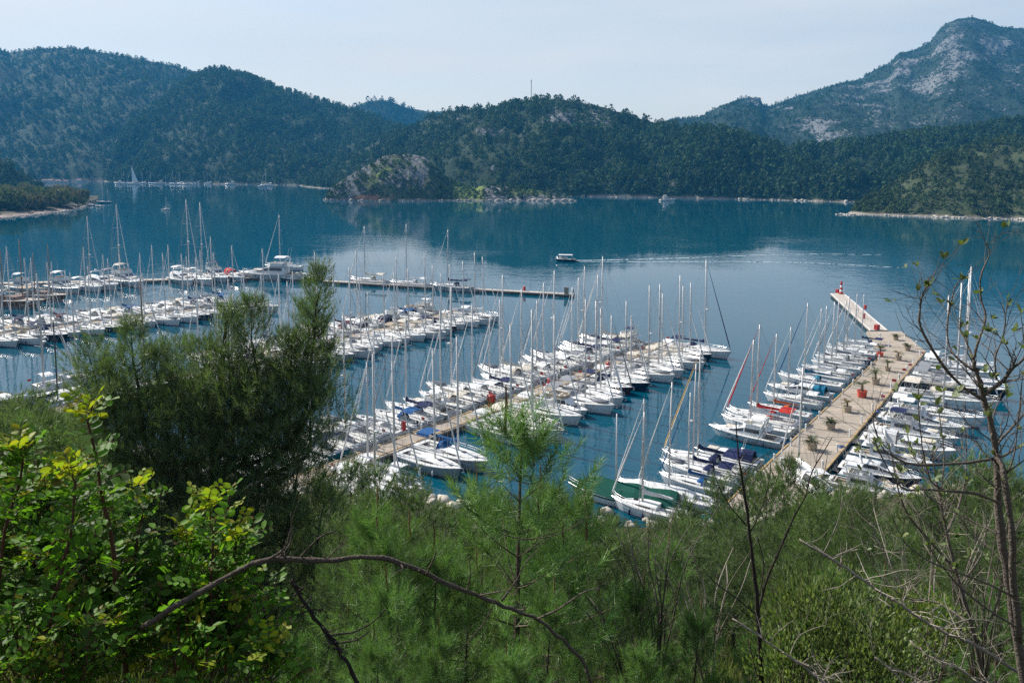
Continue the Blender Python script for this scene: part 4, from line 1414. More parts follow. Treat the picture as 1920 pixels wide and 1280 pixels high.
# ---- rows
PEL, PER = Pier(ELo, ELi, 1), Pier(ERo, ERi, -1)
if PEL.n.x > 0: PEL.n.negate()
if PER.n.x < 0: PER.n.negate()
PDL, PDR = Pier(DLo, DLi2, 1), Pier(DRo, DRi2, 1)
if PDL.n.x > 0: PDL.n.negate()
if PDR.n.x < 0: PDR.n.negate()
PCL, PCR = Pier(CLo, CLi2, 1), Pier(CRo, CRi2, 1)
if PCL.n.x > 0: PCL.n.negate()
if PCR.n.x < 0: PCR.n.negate()
PBL, PBR = Pier(BLo, BLi2, 1), Pier(BRo, BRi2, 1)
if PBL.n.x > 0: PBL.n.negate()
if PBR.n.x < 0: PBR.n.negate()

g = 'boats moored along the left side of the palm pier'
bow_boats(PEL, [
    (1583, 637, 'A', None, 'navy', {}), (1567, 645, 'B', None, 'white', {}), (1549, 652, 'D', None, 'white', {}), (1545, 661, 'A', 'navy_hull', 'white', {}), (1528, 668, 'C', None, 'grey', {}),
    (1521, 677, 'R', None, 'white', {}), (1503, 686, 'A', None, 'grey', {}), (1492, 694, 'B', None, 'white', {}), (1458, 704, 'K', None, 'teal', {'skip': ('mizzen_mast',)}), (1438, 722, 'H', None, 'teal', {}),
    (1432, 738, 'A', None, 'white', {}), (1402, 757, 'K', None, 'orange', {'genoa': 'red', 'skip': ('mizzen_mast',)}), (1362, 770, 'A', None, 'red', {'genoa': 'red'}), (1352, 783, 'D', None, 'white', {}), (1330, 798, 'F', None, 'white', {}),
    (1302, 838, 'G', None, 'navy', {}), (1243, 848, 'A', None, 'navy', {'genoa': 'yellow'}), (1238, 864, 'B', None, 'navy', {}), (1237, 886, 'K', None, 'blue', {'skip': ('mizzen_mast', 'bimini')}), (1194, 906, 'R', None, 'white', {})],
    "palm pier's left side", g)
g = 'boats moored along the right side of the palm pier'
bow_boats(PER, [
    (1868, 690, 'E', None, 'white', {}), (1872, 706, 'A', None, 'white', {}), (1882, 724, 'E', None, 'grey', {}), (1893, 740, 'E', 'black_hull', 'grey', {}), (1876, 764, 'B', None, 'cream', {}),
    (1850, 792, 'E', None, 'white', {}), (1818, 806, 'F', None, 'white', {}), (1802, 826, 'F', None, 'navy', {}), (1797, 852, 'G', None, 'white', {}), (1752, 872, 'F', None, 'white', {}), (1732, 900, 'H', 'navy_hull', 'white', {}), (1716, 930, 'F', None, 'white', {})],
    "palm pier's right side", g)
g = 'boats moored along the right side of the middle pier'
row(PDR, [('E', None, 'navy', {'genoa': 'navy', 'scale': 1.04}), ('A', 'navy_hull', 'white', {}), ('A', None, 'cream', {}), ('B', None, 'cream', {}), ('R', None, 'white', {}), ('A', None, 'white', {}), ('B', None, 'grey', {}), ('D', 'grey_hull', 'white', {}),
          ('A', 'navy_hull', 'white', {}), ('C', 'maroon_hull', 'navy', {}), ('R', None, 'white', {}), ('A', None, 'grey', {}), ('B', None, 'white', {}), ('T', None, None, {'scale': .92}), ('A', None, 'white', {}), ('D', None, 'white', {}), ('B', None, 'cream', {}), ('A', None, 'white', {}),
          None, None, ('A', 'grey_hull', 'blue', {}), ('R', 'grey_hull', 'white', {}), None, ('A', None, 'white', {}), ('B', None, 'white', {})],
    1.5, 4.25, "middle pier's right side", g)
g = 'boats moored along the left side of the middle pier'
row(PDL, [('F', None, 'navy', {'scale': .9}), ('B', None, 'cream', {}), ('A', None, 'navy', {}), ('B', None, 'white', {}), ('A', None, 'navy', {}), ('R', None, 'grey', {}), ('B', None, 'grey', {}), ('A', None, 'white', {}), ('C', None, 'grey', {}), ('A', None, 'white', {}), ('B', None, 'cream', {}),
          ('R', None, 'white', {}), ('C', None, 'navy', {}), ('A', None, 'white', {}), ('B', 'grey_hull', 'white', {}), ('A', None, 'cream', {}), ('F', None, 'white', {'scale': .86}), ('A', None, 'navy', {}), ('C', None, 'blue', {}), ('R', None, 'white', {}), ('B', None, 'white', {}), ('A', None, 'grey', {}), ('A', 'teal_hull', 'navy', {}), ('D', None, 'white', {}), ('G', None, 'white', {}), ('B', None, 'white', {})],
    1.0, 4.15, "middle pier's left side", g)
g = 'boats moored along the near side of the pier behind the tall pine'
row(PCR, [('A', None, 'white', {'genoa': 'white'}), ('B', None, 'grey', {}), ('A', None, 'white', {}), ('R', None, 'white', {}), ('C', 'maroon_hull', 'navy', {}), ('A', None, 'white', {}), ('B', None, 'cream', {}), ('A', None, 'white', {}), ('R', None, 'white', {}), ('A', None, 'white', {}), ('D', None, 'white', {}),
          ('A', None, 'grey', {}), ('B', None, 'white', {}), ('A', 'grey_hull', 'white', {}), ('A', None, 'navy', {}), ('B', None, 'white', {}), ('A', None, 'cream', {}), ('C', None, 'navy', {}), ('A', None, 'white', {}), ('R', None, 'white', {}), ('A', None, 'grey', {})],
    1.0, 4.2, "big-pine pier's near side", g, yaw=.12)
g = 'boats moored along the far side of the pier behind the tall pine'
row(PCL, [('F', None, 'white', {'scale': .95}), ('T', None, None, {'scale': .9}), ('A', None, 'blue', {}), ('F', None, 'grey', {'scale': .85}), ('G', None, 'navy', {}), ('B', None, 'cream', {}), ('H', None, 'grey', {}), ('A', None, 'maroon', {}), ('B', None, 'white', {}), ('G', None, 'white', {}), ('A', None, 'white', {}),
          ('R', None, 'white', {}), ('A', None, 'navy', {}), ('B', None, 'white', {}), ('A', None, 'white', {}), ('C', None, 'blue', {}), ('A', None, 'white', {})],
    3.0, 4.4, "big-pine pier's far side", g)
g = 'boats moored along the near side of the far left pier'
row(PBR, [('A', None, 'navy', {}), ('G', None, 'blue', {}), ('B', None, 'grey', {}), ('A', 'navy_hull', 'white', {}), ('R', 'navy_hull', 'white', {}), ('A', None, 'white', {}), ('B', None, 'white', {}), ('D', None, 'white', {}), ('A', None, 'cream', {}), ('E', 'navy_hull', 'white', {'scale': .9}), ('A', None, 'white', {}),
          ('R', None, 'white', {}), ('A', 'black_hull', 'navy', {}), ('B', None, 'white', {}), ('A', None, 'white', {}), ('C', None, 'grey', {}), ('E', None, 'white', {'scale': .9}), ('A', 'navy_hull', 'white', {}), ('B', None, 'white', {}), ('A', None, 'white', {})],
    .5, 4.75, "far-left pier's near side", g, yaw=.34)
g = 'boats moored along the far side of the far left pier'
row(PBL, [('B', None, 'white', {}), ('A', None, 'grey', {}), ('C', None, 'navy', {}), ('A', None, 'white', {}), ('B', None, 'white', {}), ('R', None, 'white', {}), ('A', None, 'blue', {}), ('A', None, 'cream', {}), ('B', None, 'white', {}), ('D', None, 'white', {}), ('A', None, 'maroon', {}), ('A', None, 'white', {}),
          ('B', None, 'navy', {}), ('R', None, 'white', {}), ('A', None, 'green', {}), ('B', None, 'white', {}), ('A', None, 'white', {}), ('C', None, 'white', {}), ('E', None, 'white', {'scale': .9}), ('A', None, 'white', {})],
    2.0, 4.6, "far-left pier's far side", g, yaw=.2)


def free(px, py, t, angdeg, scale, hull, canvas, label, group=None, **kw):
    p = onz(px, py, 0)
    a = math.radians(angdeg)
    c = boat(t, (p.x - math.cos(a) * PL[t] * scale * .5, p.y - math.sin(a) * PL[t] * scale * .5), a, scale, hull, canvas, label=label, group=group, **kw)
    return c


g = 'yachts along the wooden quay at the far left'
free(30, 574, 'U', -14, 1.15, None, 'cream', 'brown wooden two-masted gulet at the wooden quay, nearest the left edge', g)
free(84, 562, 'U', -18, 1.0, None, 'beige', 'brown wooden gulet lying just right of the other gulet', g)
free(48, 546, 'F', -30, 1.2, None, 'white', 'white flybridge yacht showing between the two gulets and the quay', g)
free(122, 547, 'F', -34, 1.35, None, 'white', 'white flybridge yacht beside the two wooden gulets', g)
free(166, 544, 'E', -34, 1.2, None, 'white', 'white sloop between two motor yachts right of the gulets', g)
free(194, 541, 'H', -36, 1.65, None, 'white', 'long white hardtop motor yacht, second right of the gulets', g)
free(240, 535, 'F', -36, 1.5, None, 'cream', 'white flybridge yacht with cream bimini left of the empty brown quay', g)
free(222, 530, 'E', -40, 1.35, None, 'grey', 'tall masted sloop tucked left of the cream bimini yacht', g)
free(343, 531, 'H', -44, 1.45, None, 'white', 'white hardtop cruiser right of the empty brown quay', g)
free(352, 526, 'E', -44, 1.42, None, 'white', 'very tall masted sloop just behind the hardtop cruiser on the quay', g)
free(377, 530, 'E', -48, 1.38, None, 'white', 'tall masted white sloop between motor cruisers on the wooden quay', g)
free(408, 526, 'F', -50, 1.35, None, 'navy', 'white flybridge yacht with navy canopy on the wooden quay', g)
free(441, 525, 'G', -50, 1.5, None, 'red', 'white cruiser with small red cover on the wooden quay', g)
free(508, 524, 'F', 172, 1.75, None, 'white', 'largest white motor yacht, side-on at the quay end', g)
free(545, 527, 'S', 165, 1.3, 'teal_hull', None, 'small teal hulled tender behind the largest motor yacht', g)
free(572, 524, 'S', 170, 1.5, 'maroon_hull', None, 'dark red workboat beside the start of the breakwater', g)
free(531, 506, 'R', 175, 1.42, None, 'white', 'tall masted white sloop behind the largest motor yacht', g)
bwa = math.degrees(math.atan2((k0 - k1).y, (k0 - k1).x))
g = 'sloops alongside the floating breakwater'
for (px, py, t, h, cv, lb) in ((690, 533, 'A', None, 'cream', 'white sloop alongside the breakwater, nearest its left end'), (768, 538, 'E', None, 'white', 'white sloop in the middle of the three along the breakwater'),
                               (846, 545, 'A', 'grey_hull', 'navy', 'grey hulled sloop alongside the breakwater, nearest open water')):
    free(px, py, t, bwa, 1.3 if t == 'A' else 1.05, h, cv, lb, g)
# near the shore, mostly behind the trees: hulls half hidden, masts standing clear
g = 'yachts berthed close under the wooded shore'
free(72, 765, 'E', 60, 1.15, None, 'white', 'tall grey masted yacht close in by the lower left shore', g)
free(100, 768, 'A', 58, 1.0, None, 'navy', 'yacht with thin dark mast beside the lower left quay', g, mast='dark_mast')
free(135, 722, 'B', 48, 1.0, None, 'white', 'white cruising yacht left of the tall dark pine', g)
free(262, 742, 'E', 50, 1.05, 'maroon_hull', 'cream', 'yacht with thick brown wooden mast behind the pine', g, mast='wood_mast')
free(1213, 925, 'R', 150, .82, None, 'white', 'small sloop with bright white mast by the green tarpaulin', g)
free(1228, 932, 'W', 150, .9, None, 'white', 'boat under pale tarpaulin next to the green covered one', g, skip=('mast',))
free(1165, 940, 'W', 155, 1.25, None, 'green', 'boat under a dark green tarpaulin by the wooded shore', g)
free(1215, 965, 'D', 148, 1.1, None, 'white', 'small white sloop lowest by the shore, under the green tarpaulin boat', g)
free(1502, 905, 'A', 100, 1.0, None, 'white', "sloop whose mast rises in front of the palm pier's foot", g)
free(700, 905, 'A', 150, 1.05, None, 'white', "sloop whose mast crosses the middle pier's landward end", g)

# ---- out on the bay
c = free(1060, 490, 'S', 172, 1.15, 'navy_hull', None, 'small navy hulled launch with white roof under way on the bay', skip=('windscreen',))
canvas_arch('roof_canopy', c, 1.2, 6.6, 1.15, 2.6, .15, 'c_white', 7, .06, .05)
m = MB()
for x in (1.4, 4, 6.3):
    for sg in (1, -1): m.tube([(x, sg * 1.1, 1), (x, sg * 1.05, 2.66)], .03, 4)
m.build('canopy_post', M['steel'], c, kind='stuff')
c = free(1252, 377, 'F', 10, 1.25, None, 'white', 'white motor yacht crossing in front of the far wooded shore')
g = 'boats at anchor or berthed off the far left shore'
free(311, 394, 'D', 70, 1.0, None, 'white', 'lone white sailboat at anchor in the far left bay', g)
free(195, 381, 'K', 175, 1.2, 'teal_hull', 'teal', 'teal hulled ketch moored off the wooded spit', g)
free(172, 386, 'S', 170, 1.2, None, None, 'small white motorboat beside the teal ketch', g)
free(186, 388, 'S', 178, 1.0, None, None, 'smallest white motorboat in front of the teal ketch', g)
c = free(250, 346, 'E', 180, 1.6, None, 'white', 'large sailing yacht with white sail set in the far distance', g)
m = MB(); m.add([(8.4, .06, 3.2), (2.2, .06, 3.2), (8.4, .06, 21), (8.4, -.06, 3.2), (2.2, -.06, 3.2), (8.4, -.06, 21), (5.0, .5, 8), (5.0, .38, 8)], [(0, 1, 6), (1, 2, 6), (2, 0, 6), (3, 7, 4), (4, 7, 5), (5, 7, 3), (0, 3, 4, 1), (1, 4, 5, 2)])
m.build('mainsail', M['c_white'], c)
rf = random.Random(8)
for i, px in enumerate([222, 234, 268, 284, 298, 312, 326, 338, 350, 360, 372, 390, 408, 432, 470, 492, 500]):
    t = rf.choice(['A', 'F', 'H', 'B', 'F', 'C'])
    free(px, 345.5 + rf.uniform(-1, 1.4) + (4 if px > 480 else 0), t, rf.uniform(150, 200), rf.uniform(1.2, 1.7), None, rf.choice(['white', 'white', 'navy', 'blue']), 'tiny white %s off the distant village shore, %s in the row from the left' % ('sailboat' if t in 'ABC' else 'motorboat', ORD[i]), 'boats off the distant village')

for p in list(PROTO.values()):
    remove_tree(p)

# wake of the launch: low ripples of broken water
def wake(name, pts, label):
    V, Q = [], []
    r = np.random.default_rng(len(pts))
    n = 160
    for i in range(n):
        t = i / (n - 1) * (len(pts) - 1.001)
        k = int(t); f_ = t - k
        px = pts[k][0] * (1 - f_) + pts[k + 1][0] * f_; py = pts[k][1] * (1 - f_) + pts[k + 1][1] * f_
        w = pts[k][2] * (1 - f_) + pts[k + 1][2] * f_
        p = onz(px, py)
        for s_ in range(4):
            V.append((p.x + r.normal(0, .5), p.y + (s_ / 3 - .5) * w * r.uniform(.5, 1.4), .01 + (.10 if s_ in (1, 2) else .0) * r.uniform(.2, 1)))
    for i in range(n - 1):
        for s_ in range(3):
            if r.random() < .06 + .3 * i / n: continue
            a = i * 4 + s_
            Q.append((a, a + 4, a + 5, a + 1))
    o = link(name, tri_mesh(name, V, Q), None, M['foam'])
    tag(o, label, kind='stuff')


wake('wake', [(1074, 488, .9), (1110, 488, 2.3), (1200, 486, 2.4), (1300, 483, 2.1), (1420, 478, 1.0), (1540, 476, .8), (1650, 478, .6)], 'pale wake trailing behind the launch')
wake('wake', [(1080, 490, .8), (1200, 491, 1.3), (1350, 490, 1.5), (1500, 492, 1.2), (1600, 497, 1.0), (1690, 502, .8)], 'second arm of pale wake behind the launch')

# ------------------------------------------------------------------ pier furniture
def pedestal(p, label, group):
    root = empty('service_pedestal', (p.x, p.y, 1.0), random.uniform(0, 6))
    tag(root, label, 'power pedestal', group)
    for n, me in PED: link(n, me, root)


m1 = MB(); m1.lathe([(.17, 0), (.17, .05), (.14, .07), (.14, .95), (.10, 1.0)], 10); me1 = m1.mesh('post'); me1.materials.append(M['white_paint'])
m2 = MB(); m2.lathe([(.15, 1.0), (.17, 1.04), (.16, 1.16), (.05, 1.22)], 10); me2 = m2.mesh('cap'); me2.materials.append(M['c_white'])
m3 = MB(); m3.box((.14, 0, .7), (.06, .16, .22)); me3 = m3.mesh('socket_panel'); me3.materials.append(M['blue_plastic'])
PED = [('post', me1), ('cap', me2), ('socket_panel', me3)]
for pr, nrm, nn, s0, st, nm in ((PEL, -1, 11, 4, 8.2, "palm pier's left edge"), (PER, -1, 11, 5, 8.2, "palm pier's right edge"), (PDL, -1, 11, 4, 9.6, "middle pier's left edge"), (PCL, -1, 8, 5, 9.6, 'pier behind the tall pine'), (PBL, -1, 7, 5, 10, 'far left pier')):
    for i in range(nn):
        q = pr.p + pr.d * (s0 + i * st) - pr.n * .62
        pedestal(q, 'short white power pedestal, %s from the outer end along the %s' % (ORD[i], nm), 'white power pedestals on the piers')
for i, (px, py) in enumerate([(1609, 586), (1632, 606), (1650, 633), (1697, 633), (1666, 650), (1718, 648)]):
    pedestal(onz(px, py, 1), 'white bollard post ' + ['halfway along the narrow jetty', 'on the narrow jetty nearest the pier head', 'at the left edge of the pier head', 'at the top right corner of the pier head', 'in the middle of the pier head', 'at the right edge of the pier head'][i], 'white posts at the seaward end')


def red_box(px, py, label, h=1.2, w=.7):
    p = onz(px, py, 1)
    root = empty('fire_cabinet', (p.x, p.y, 1.0), .6)
    m = MB(); m.box((0, 0, h / 2 + .06), (w, w * .8, h)); m.build('cabinet', M['red_paint'], root)
    m = MB(); m.box((0, 0, h + .09), (w * 1.08, w * .9, .08), 0, .8); m.build('lid', M['red_paint'], root)
    m = MB(); m.box((0, 0, .03), (w * .8, w * .6, .06)); m.build('foot', M['rubber'], root)
    m = MB(); m.box((0, -w * .4 - .012, h * .55), (w * .7, .03, h * .6)); m.build('door', M['red_paint'], root)
    tag(root, label, 'fire cabinet', 'red fire cabinets on the piers')


red_box(757, 808, 'tall narrow red fire cabinet on the middle pier near its landward end', 1.5, .6)
red_box(921, 755, 'large square red cabinet halfway along the middle pier', 1.4, 1.2)
red_box(1030, 722, 'red fire cabinet on the middle pier beside grey dinghies', 1.3, .7)
red_box(1140, 692, 'red fire cabinet on the middle pier nearest its outer end', 1.4, .8)
red_box(1622, 580, 'red box on the far edge of the narrow jetty', 1.2, .7)
red_box(1620, 597, 'red post box in the middle of the narrow jetty', 1.3, .5)
red_box(1644, 618, 'wide red cabinet where jetty meets pier head', 1.2, 1.2)
red_box(1570, 549, 'dark red box left of the striped beacon', 1.1, 1.0)

p = onz(1577, 551, 1)
root = empty('harbour_beacon', (p.x, p.y, 1.0))
zs = np.linspace(0, 3.6, 6)
for i in range(5):
    m = MB(); r0, r1 = .62 - .07 * i, .62 - .07 * (i + 1)
    if i == 0: r0, r1 = .8, .58
    m.lathe([(r0, zs[i]), (r1, zs[i + 1])], 14); m.build('band', M['red_paint' if i % 2 == 0 else 'white_paint'], root, True)
m = MB(); m.lathe([(.5, 3.6), (.5, 3.7), (.22, 3.72), (.22, 4.1), (.3, 4.15), (.06, 4.4)], 12); m.build('lantern', M['red_paint'], root)
m = MB(); m.tube([(.9, 0, 0), (.9, 0, 3.9)], .05, 6); m.build('pole', M['white_paint'], root)
tag(root, 'small red and white banded beacon at the end of the jetty', 'beacon')

# breakwater end: pillar and dark post
p = onz(1062, 552, .8)
root = empty('control_kiosk', (p.x, p.y, .8), -.3)
m = MB(); m.box((0, 0, 1.1), (1.3, 1.1, 2.2)); m.build('wall', M['stone_pot'], root)
m = MB(); m.box((0, 0, 2.26), (1.5, 1.3, .14)); m.build('roof', M['concrete_side'], root)
tag(root, 'square stone pillar box at the open end of the breakwater', 'kiosk')
p = onz(1074, 551, .8)
root = empty('mooring_post', (p.x, p.y, 0))
m = MB(); m.lathe([(.3, -.4), (.28, 2.4), (.2, 2.5)], 8); m.build('post', M['bark_dark'], root)
m = MB(); m.lathe([(.32, 1.5), (.34, 1.6), (.32, 1.8)], 8); m.build('collar', M['rubber'], root)
tag(root, 'dark mooring post beside the stone pillar box', 'post')
red_box(983, 545, 'red box standing alone on the floating breakwater', 1.4, .7)
for i, px in enumerate((640, 720, 800, 900, 930, 1010)):
    q = onz(px, 527 + (px - 612) * .0536, .8)
    pedestal(q, 'thin white post on the breakwater, %s from its left end' % ORD[i], 'white power pedestals on the piers')


# potted palms
def potted_palm(px, py, kind, label, s=1.0, pot='stone_pot', lean=0.0):
    s *= 1.18
    p = onz(px, py, 1)
    root = empty('potted_palm', (p.x, p.y, 1.0), random.uniform(0, 6))
    tag(root, label, 'potted palm', 'potted palms on the pier')
    r = random.Random(int(px))
    m = MB()
    m.lathe([(.42 * s, 0), (.55 * s, .06), (.60 * s, .72 * s), (.68 * s, .76 * s), (.68 * s, .86 * s), (.55 * s, .86 * s), (.5 * s, .74 * s)], 12)
    m.build('pot', M[pot], root)
    ht = {'palm': .9, 'bush': .15, 'dry': .6}[kind] * s
    m = MB(); m.tube([(0, 0, .7 * s), (lean * .4, 0, .7 * s + ht * .5), (lean, 0, .75 * s + ht)], [.17 * s, .15 * s, .13 * s], 8); m.build('trunk', M['trunk_palm'], root)
    z0 = .75 * s + ht
    n = {'palm': 17, 'bush': 20, 'dry': 12}[kind]
    for k in range(n):
        a = 2 * math.pi * k / n * 2.6 + r.uniform(-.2, .2)
        el = r.uniform(.15, 1.2)
        ln = r.uniform(1.15, 1.65) * s * (1.0 if kind == 'palm' else .8)
        drp = r.uniform(.4, .9)
        m = MB()
        d = Vector((math.cos(a), math.sin(a), 0)); sd_ = Vector((-math.sin(a), math.cos(a), 0))
        P = []
        for q in range(8):
            u = q / 7
            P.append(Vector((lean, 0, z0)) + d * ln * u * math.cos(el) + Vector((0, 0, ln * (u * math.sin(el) - drp * u * u * .55))))
        for q in range(1, 8):
            c = P[q]; dd = (P[q] - P[q - 1]).normalized()
            wl = .34 * s * math.sin(min(1, (q + .5) / 7.5) * math.pi) ** .6 + .05
            for sg in (1, -1):
                tip = c + sd_ * sg * wl + dd * .22 * s - Vector((0, 0, .10 * s))
                m.add([c - dd * .06, c + dd * .06, tip], [(0, 1, 2)])
        m.tube(P, [.022 * s] * 7 + [.006], 3)
        m.build('frond', M['frond_dry' if kind == 'dry' or (k % 5 == 4) else 'frond'], root)


potted_palm(1679, 637, 'bush', 'small plant in square stone pot nearest the jetty', .9)
potted_palm(1701, 657, 'bush', 'low dark bushy planter on the right of the pier head', 1.0)
potted_palm(1650, 668, 'palm', 'palm in red pot on the left pier edge by the yachts', .95, 'terracotta')
potted_palm(1684, 675, 'dry', 'withered dry palm on the outer half of the palm pier', 1.0)
potted_palm(1664, 695, 'palm', 'slim potted palm left of the withered one', .85)
potted_palm(1641, 720, 'palm', 'full green palm in grey pot just behind the red pot', 1.15)
potted_palm(1616, 744, 'palm', 'full green palm in bright red square pot', 1.2, 'terracotta')
potted_palm(1588, 772, 'dry', 'leaning half dry palm in grey pot, right after the red pot', 1.0, 'stone_pot', .35)
potted_palm(1557, 804, 'bush', 'short palm in round sandstone pot midway down the pier', 1.05)
potted_palm(1522, 842, 'bush', 'bushy potted shrub on the landward part of the pier', 1.15)
potted_palm(1482, 882, 'bush', 'last potted shrub before the trees hide the pier', 1.1)

def hose(px, py, label):
    p = onz(px, py, 1)
    root = empty('coiled_hose', (p.x, p.y, 1.0))
    for k in range(3):
        m = MB(); rr = .55 - .09 * k
        m.tube([(rr * math.cos(a), rr * math.sin(a), .05 + .05 * k) for a in np.linspace(0, 6.283, 15)], .045, 5, False)
        m.build('coil', M['blue_plastic'], root)
    tag(root, label, 'hose', 'coiled blue hoses on the pier')


hose(1578, 838, 'blue coiled hose on the right edge of the palm pier, landward half')
hose(1647, 771, 'blue coiled hose on the right edge midway down the palm pier')
hose(1474, 830, 'blue coiled hose on the left edge of the palm pier')

# mast on the hill, hut, houses
def tower(px, py, Y, h):
    p = at(px, py, Y)
    root = empty('radio_mast', (p.x, p.y, p.z - 6))
    m = MB()
    for a in range(3):
        m.tube([(1.0 * math.cos(a * 2.094), 1.0 * math.sin(a * 2.094), 0), (.5 * math.cos(a * 2.094), .5 * math.sin(a * 2.094), h)], .22, 4)
    m.build('leg', M['wire'], root, kind='stuff')
    m = MB()
    for k in range(12):
        z = k * h / 12
        for a in range(3):
            b = (a + 1) % 3; q = 1.0 - .5 * k / 12
            m.tube([(q * math.cos(a * 2.094), q * math.sin(a * 2.094), z), (q * math.cos(b * 2.094), q * math.sin(b * 2.094), z + h / 12)], .1, 3)
    m.build('lattice', M['wire'], root, kind='stuff')
    m = MB(); m.lathe([(1.0, h - 4), (1.0, h - 1), (.3, h)], 8); m.build('antenna', M['white_paint'], root)
    tag(root, 'thin lattice radio mast on top of the central hill', 'radio mast')


tower(996, 182, 1330, 34)
p = onz(130, 388, 2)
root = empty('beach_hut', (p.x, p.y, 1.4))
m = MB(); m.lathe([(6.0, 2.2), (6.6, 2.0), (3.2, 4.4), (1.2, 5.4), (.2, 5.6)], 14); m.build('roof', M['thatch'], root)
for k in range(8):
    m = MB(); a = k * .785; m.tube([(5.4 * math.cos(a), 5.4 * math.sin(a), -1.5), (5.4 * math.cos(a), 5.4 * math.sin(a), 2.6)], .15, 5); m.build('post', M['wood'], root)
tag(root, 'round beach hut with pale thatched roof on the spit', 'beach hut')


def house(px, py, Y, w, h, d, rot, label, roof='roof'):
    p = at(px, py, Y)
    root = empty('village_house', (p.x, p.y, max(p.z, .5)), rot)
    m = MB(); m.box((0, 0, h / 2), (w, d, h)); wl = m.build('wall', M['wall'], root)
    m = MB(); o = .4
    m.add([(-w / 2 - o, -d / 2 - o, h), (w / 2 + o, -d / 2 - o, h), (w / 2 + o, d / 2 + o, h), (-w / 2 - o, d / 2 + o, h), (-w / 2 + 1, 0, h + 2.2), (w / 2 - 1, 0, h + 2.2)], [(0, 1, 5, 4), (1, 2, 5), (2, 3, 4, 5), (3, 0, 4), (3, 2, 1, 0)])
    m.build('roof', M[roof], root)
    for k in range(int(w // 3)):
        for fl in range(max(1, int(h // 3))):
            m = MB(); m.box((-w / 2 + 1.6 + 3 * k, -d / 2 - .01, 1.6 + 3 * fl), (1.1, .08, 1.3)); m.build('window', M['glass'], root)
    tag(root, label, 'house', 'houses on the distant shore')


for i, (px, py, w, h, rt) in enumerate([(84, 343, 12, 6, .2), (96, 343, 16, 6, -.1), (110, 344, 14, 5, .1), (124, 344, 10, 4, .3), (150, 342, 12, 7, 0), (66, 340, 12, 6, .1), (440, 344, 14, 6, .1)]):
    house(px, py + 3, 1600 if px < 400 else 1500, w * .8, h * .7, 8, rt, 'pale distant house, %s from the left behind the wooded spit' % ORD[i] if px < 400 else 'pale distant house alone below the spur')
# the strip of near quay on the left
A = onz(40, 778, 1); B_ = onz(150, 752, 1)
slab_pier('stone_quay', A, B_, A + Vector((2.5, -4, 0)), B_ + Vector((2.5, -4, 0)), 8, 'short beige quay at the lower left under the pines', 'quay', 'concrete', None, .8)

# ------------------------------------------------------------------ near vegetation
def unit(a):
    return a / (np.linalg.norm(a, axis=-1, keepdims=True) + 1e-9)


def needles(P, D, Ls, nn, nl, nw, r, col, droop=.05, a0=48, a1=12):
    P, D, Ls = np.asarray(P, float), unit(np.asarray(D, float)), np.asarray(Ls, float)
    n = len(P)
    s = r.random((n, nn)) ** .8
    base = P[:, None] + D[:, None] * (s * Ls[:, None])[..., None]
    ref = unit(r.normal(0, 1, (n, nn, 3)))
    perp = unit(ref - D[:, None] * np.sum(ref * D[:, None], -1, keepdims=True))
    a = np.radians(a0 + (a1 - a0) * s + r.normal(0, 8, (n, nn)))[..., None]
    d = D[:, None] * np.cos(a) + perp * np.sin(a)
    d[..., 2] -= droop
    d = unit(d)
    l = (nl * r.uniform(.65, 1.1, (n, nn)))[..., None]
    w = unit(np.cross(d, unit(r.normal(0, 1, (n, nn, 3))))) * nw * .5
    T = np.stack([base - w, base + w, base + d * l], 2).reshape(-1, 3)
    c = (np.asarray(col) * r.uniform(.5, 1.45, (n, 1)) * (1 + r.normal(0, .04, (n, 3))))
    C = np.repeat(c, nn * 3, 0)
    return T, np.clip(C, 0, 1)


def needle_mesh(name, parts):
    V = np.concatenate([p[0] for p in parts]); C = np.concatenate([p[1] for p in parts])
    me = tri_mesh(name, V, np.arange(len(V)).reshape(-1, 3), C)
    me.materials.append(M['needle'])
    return me


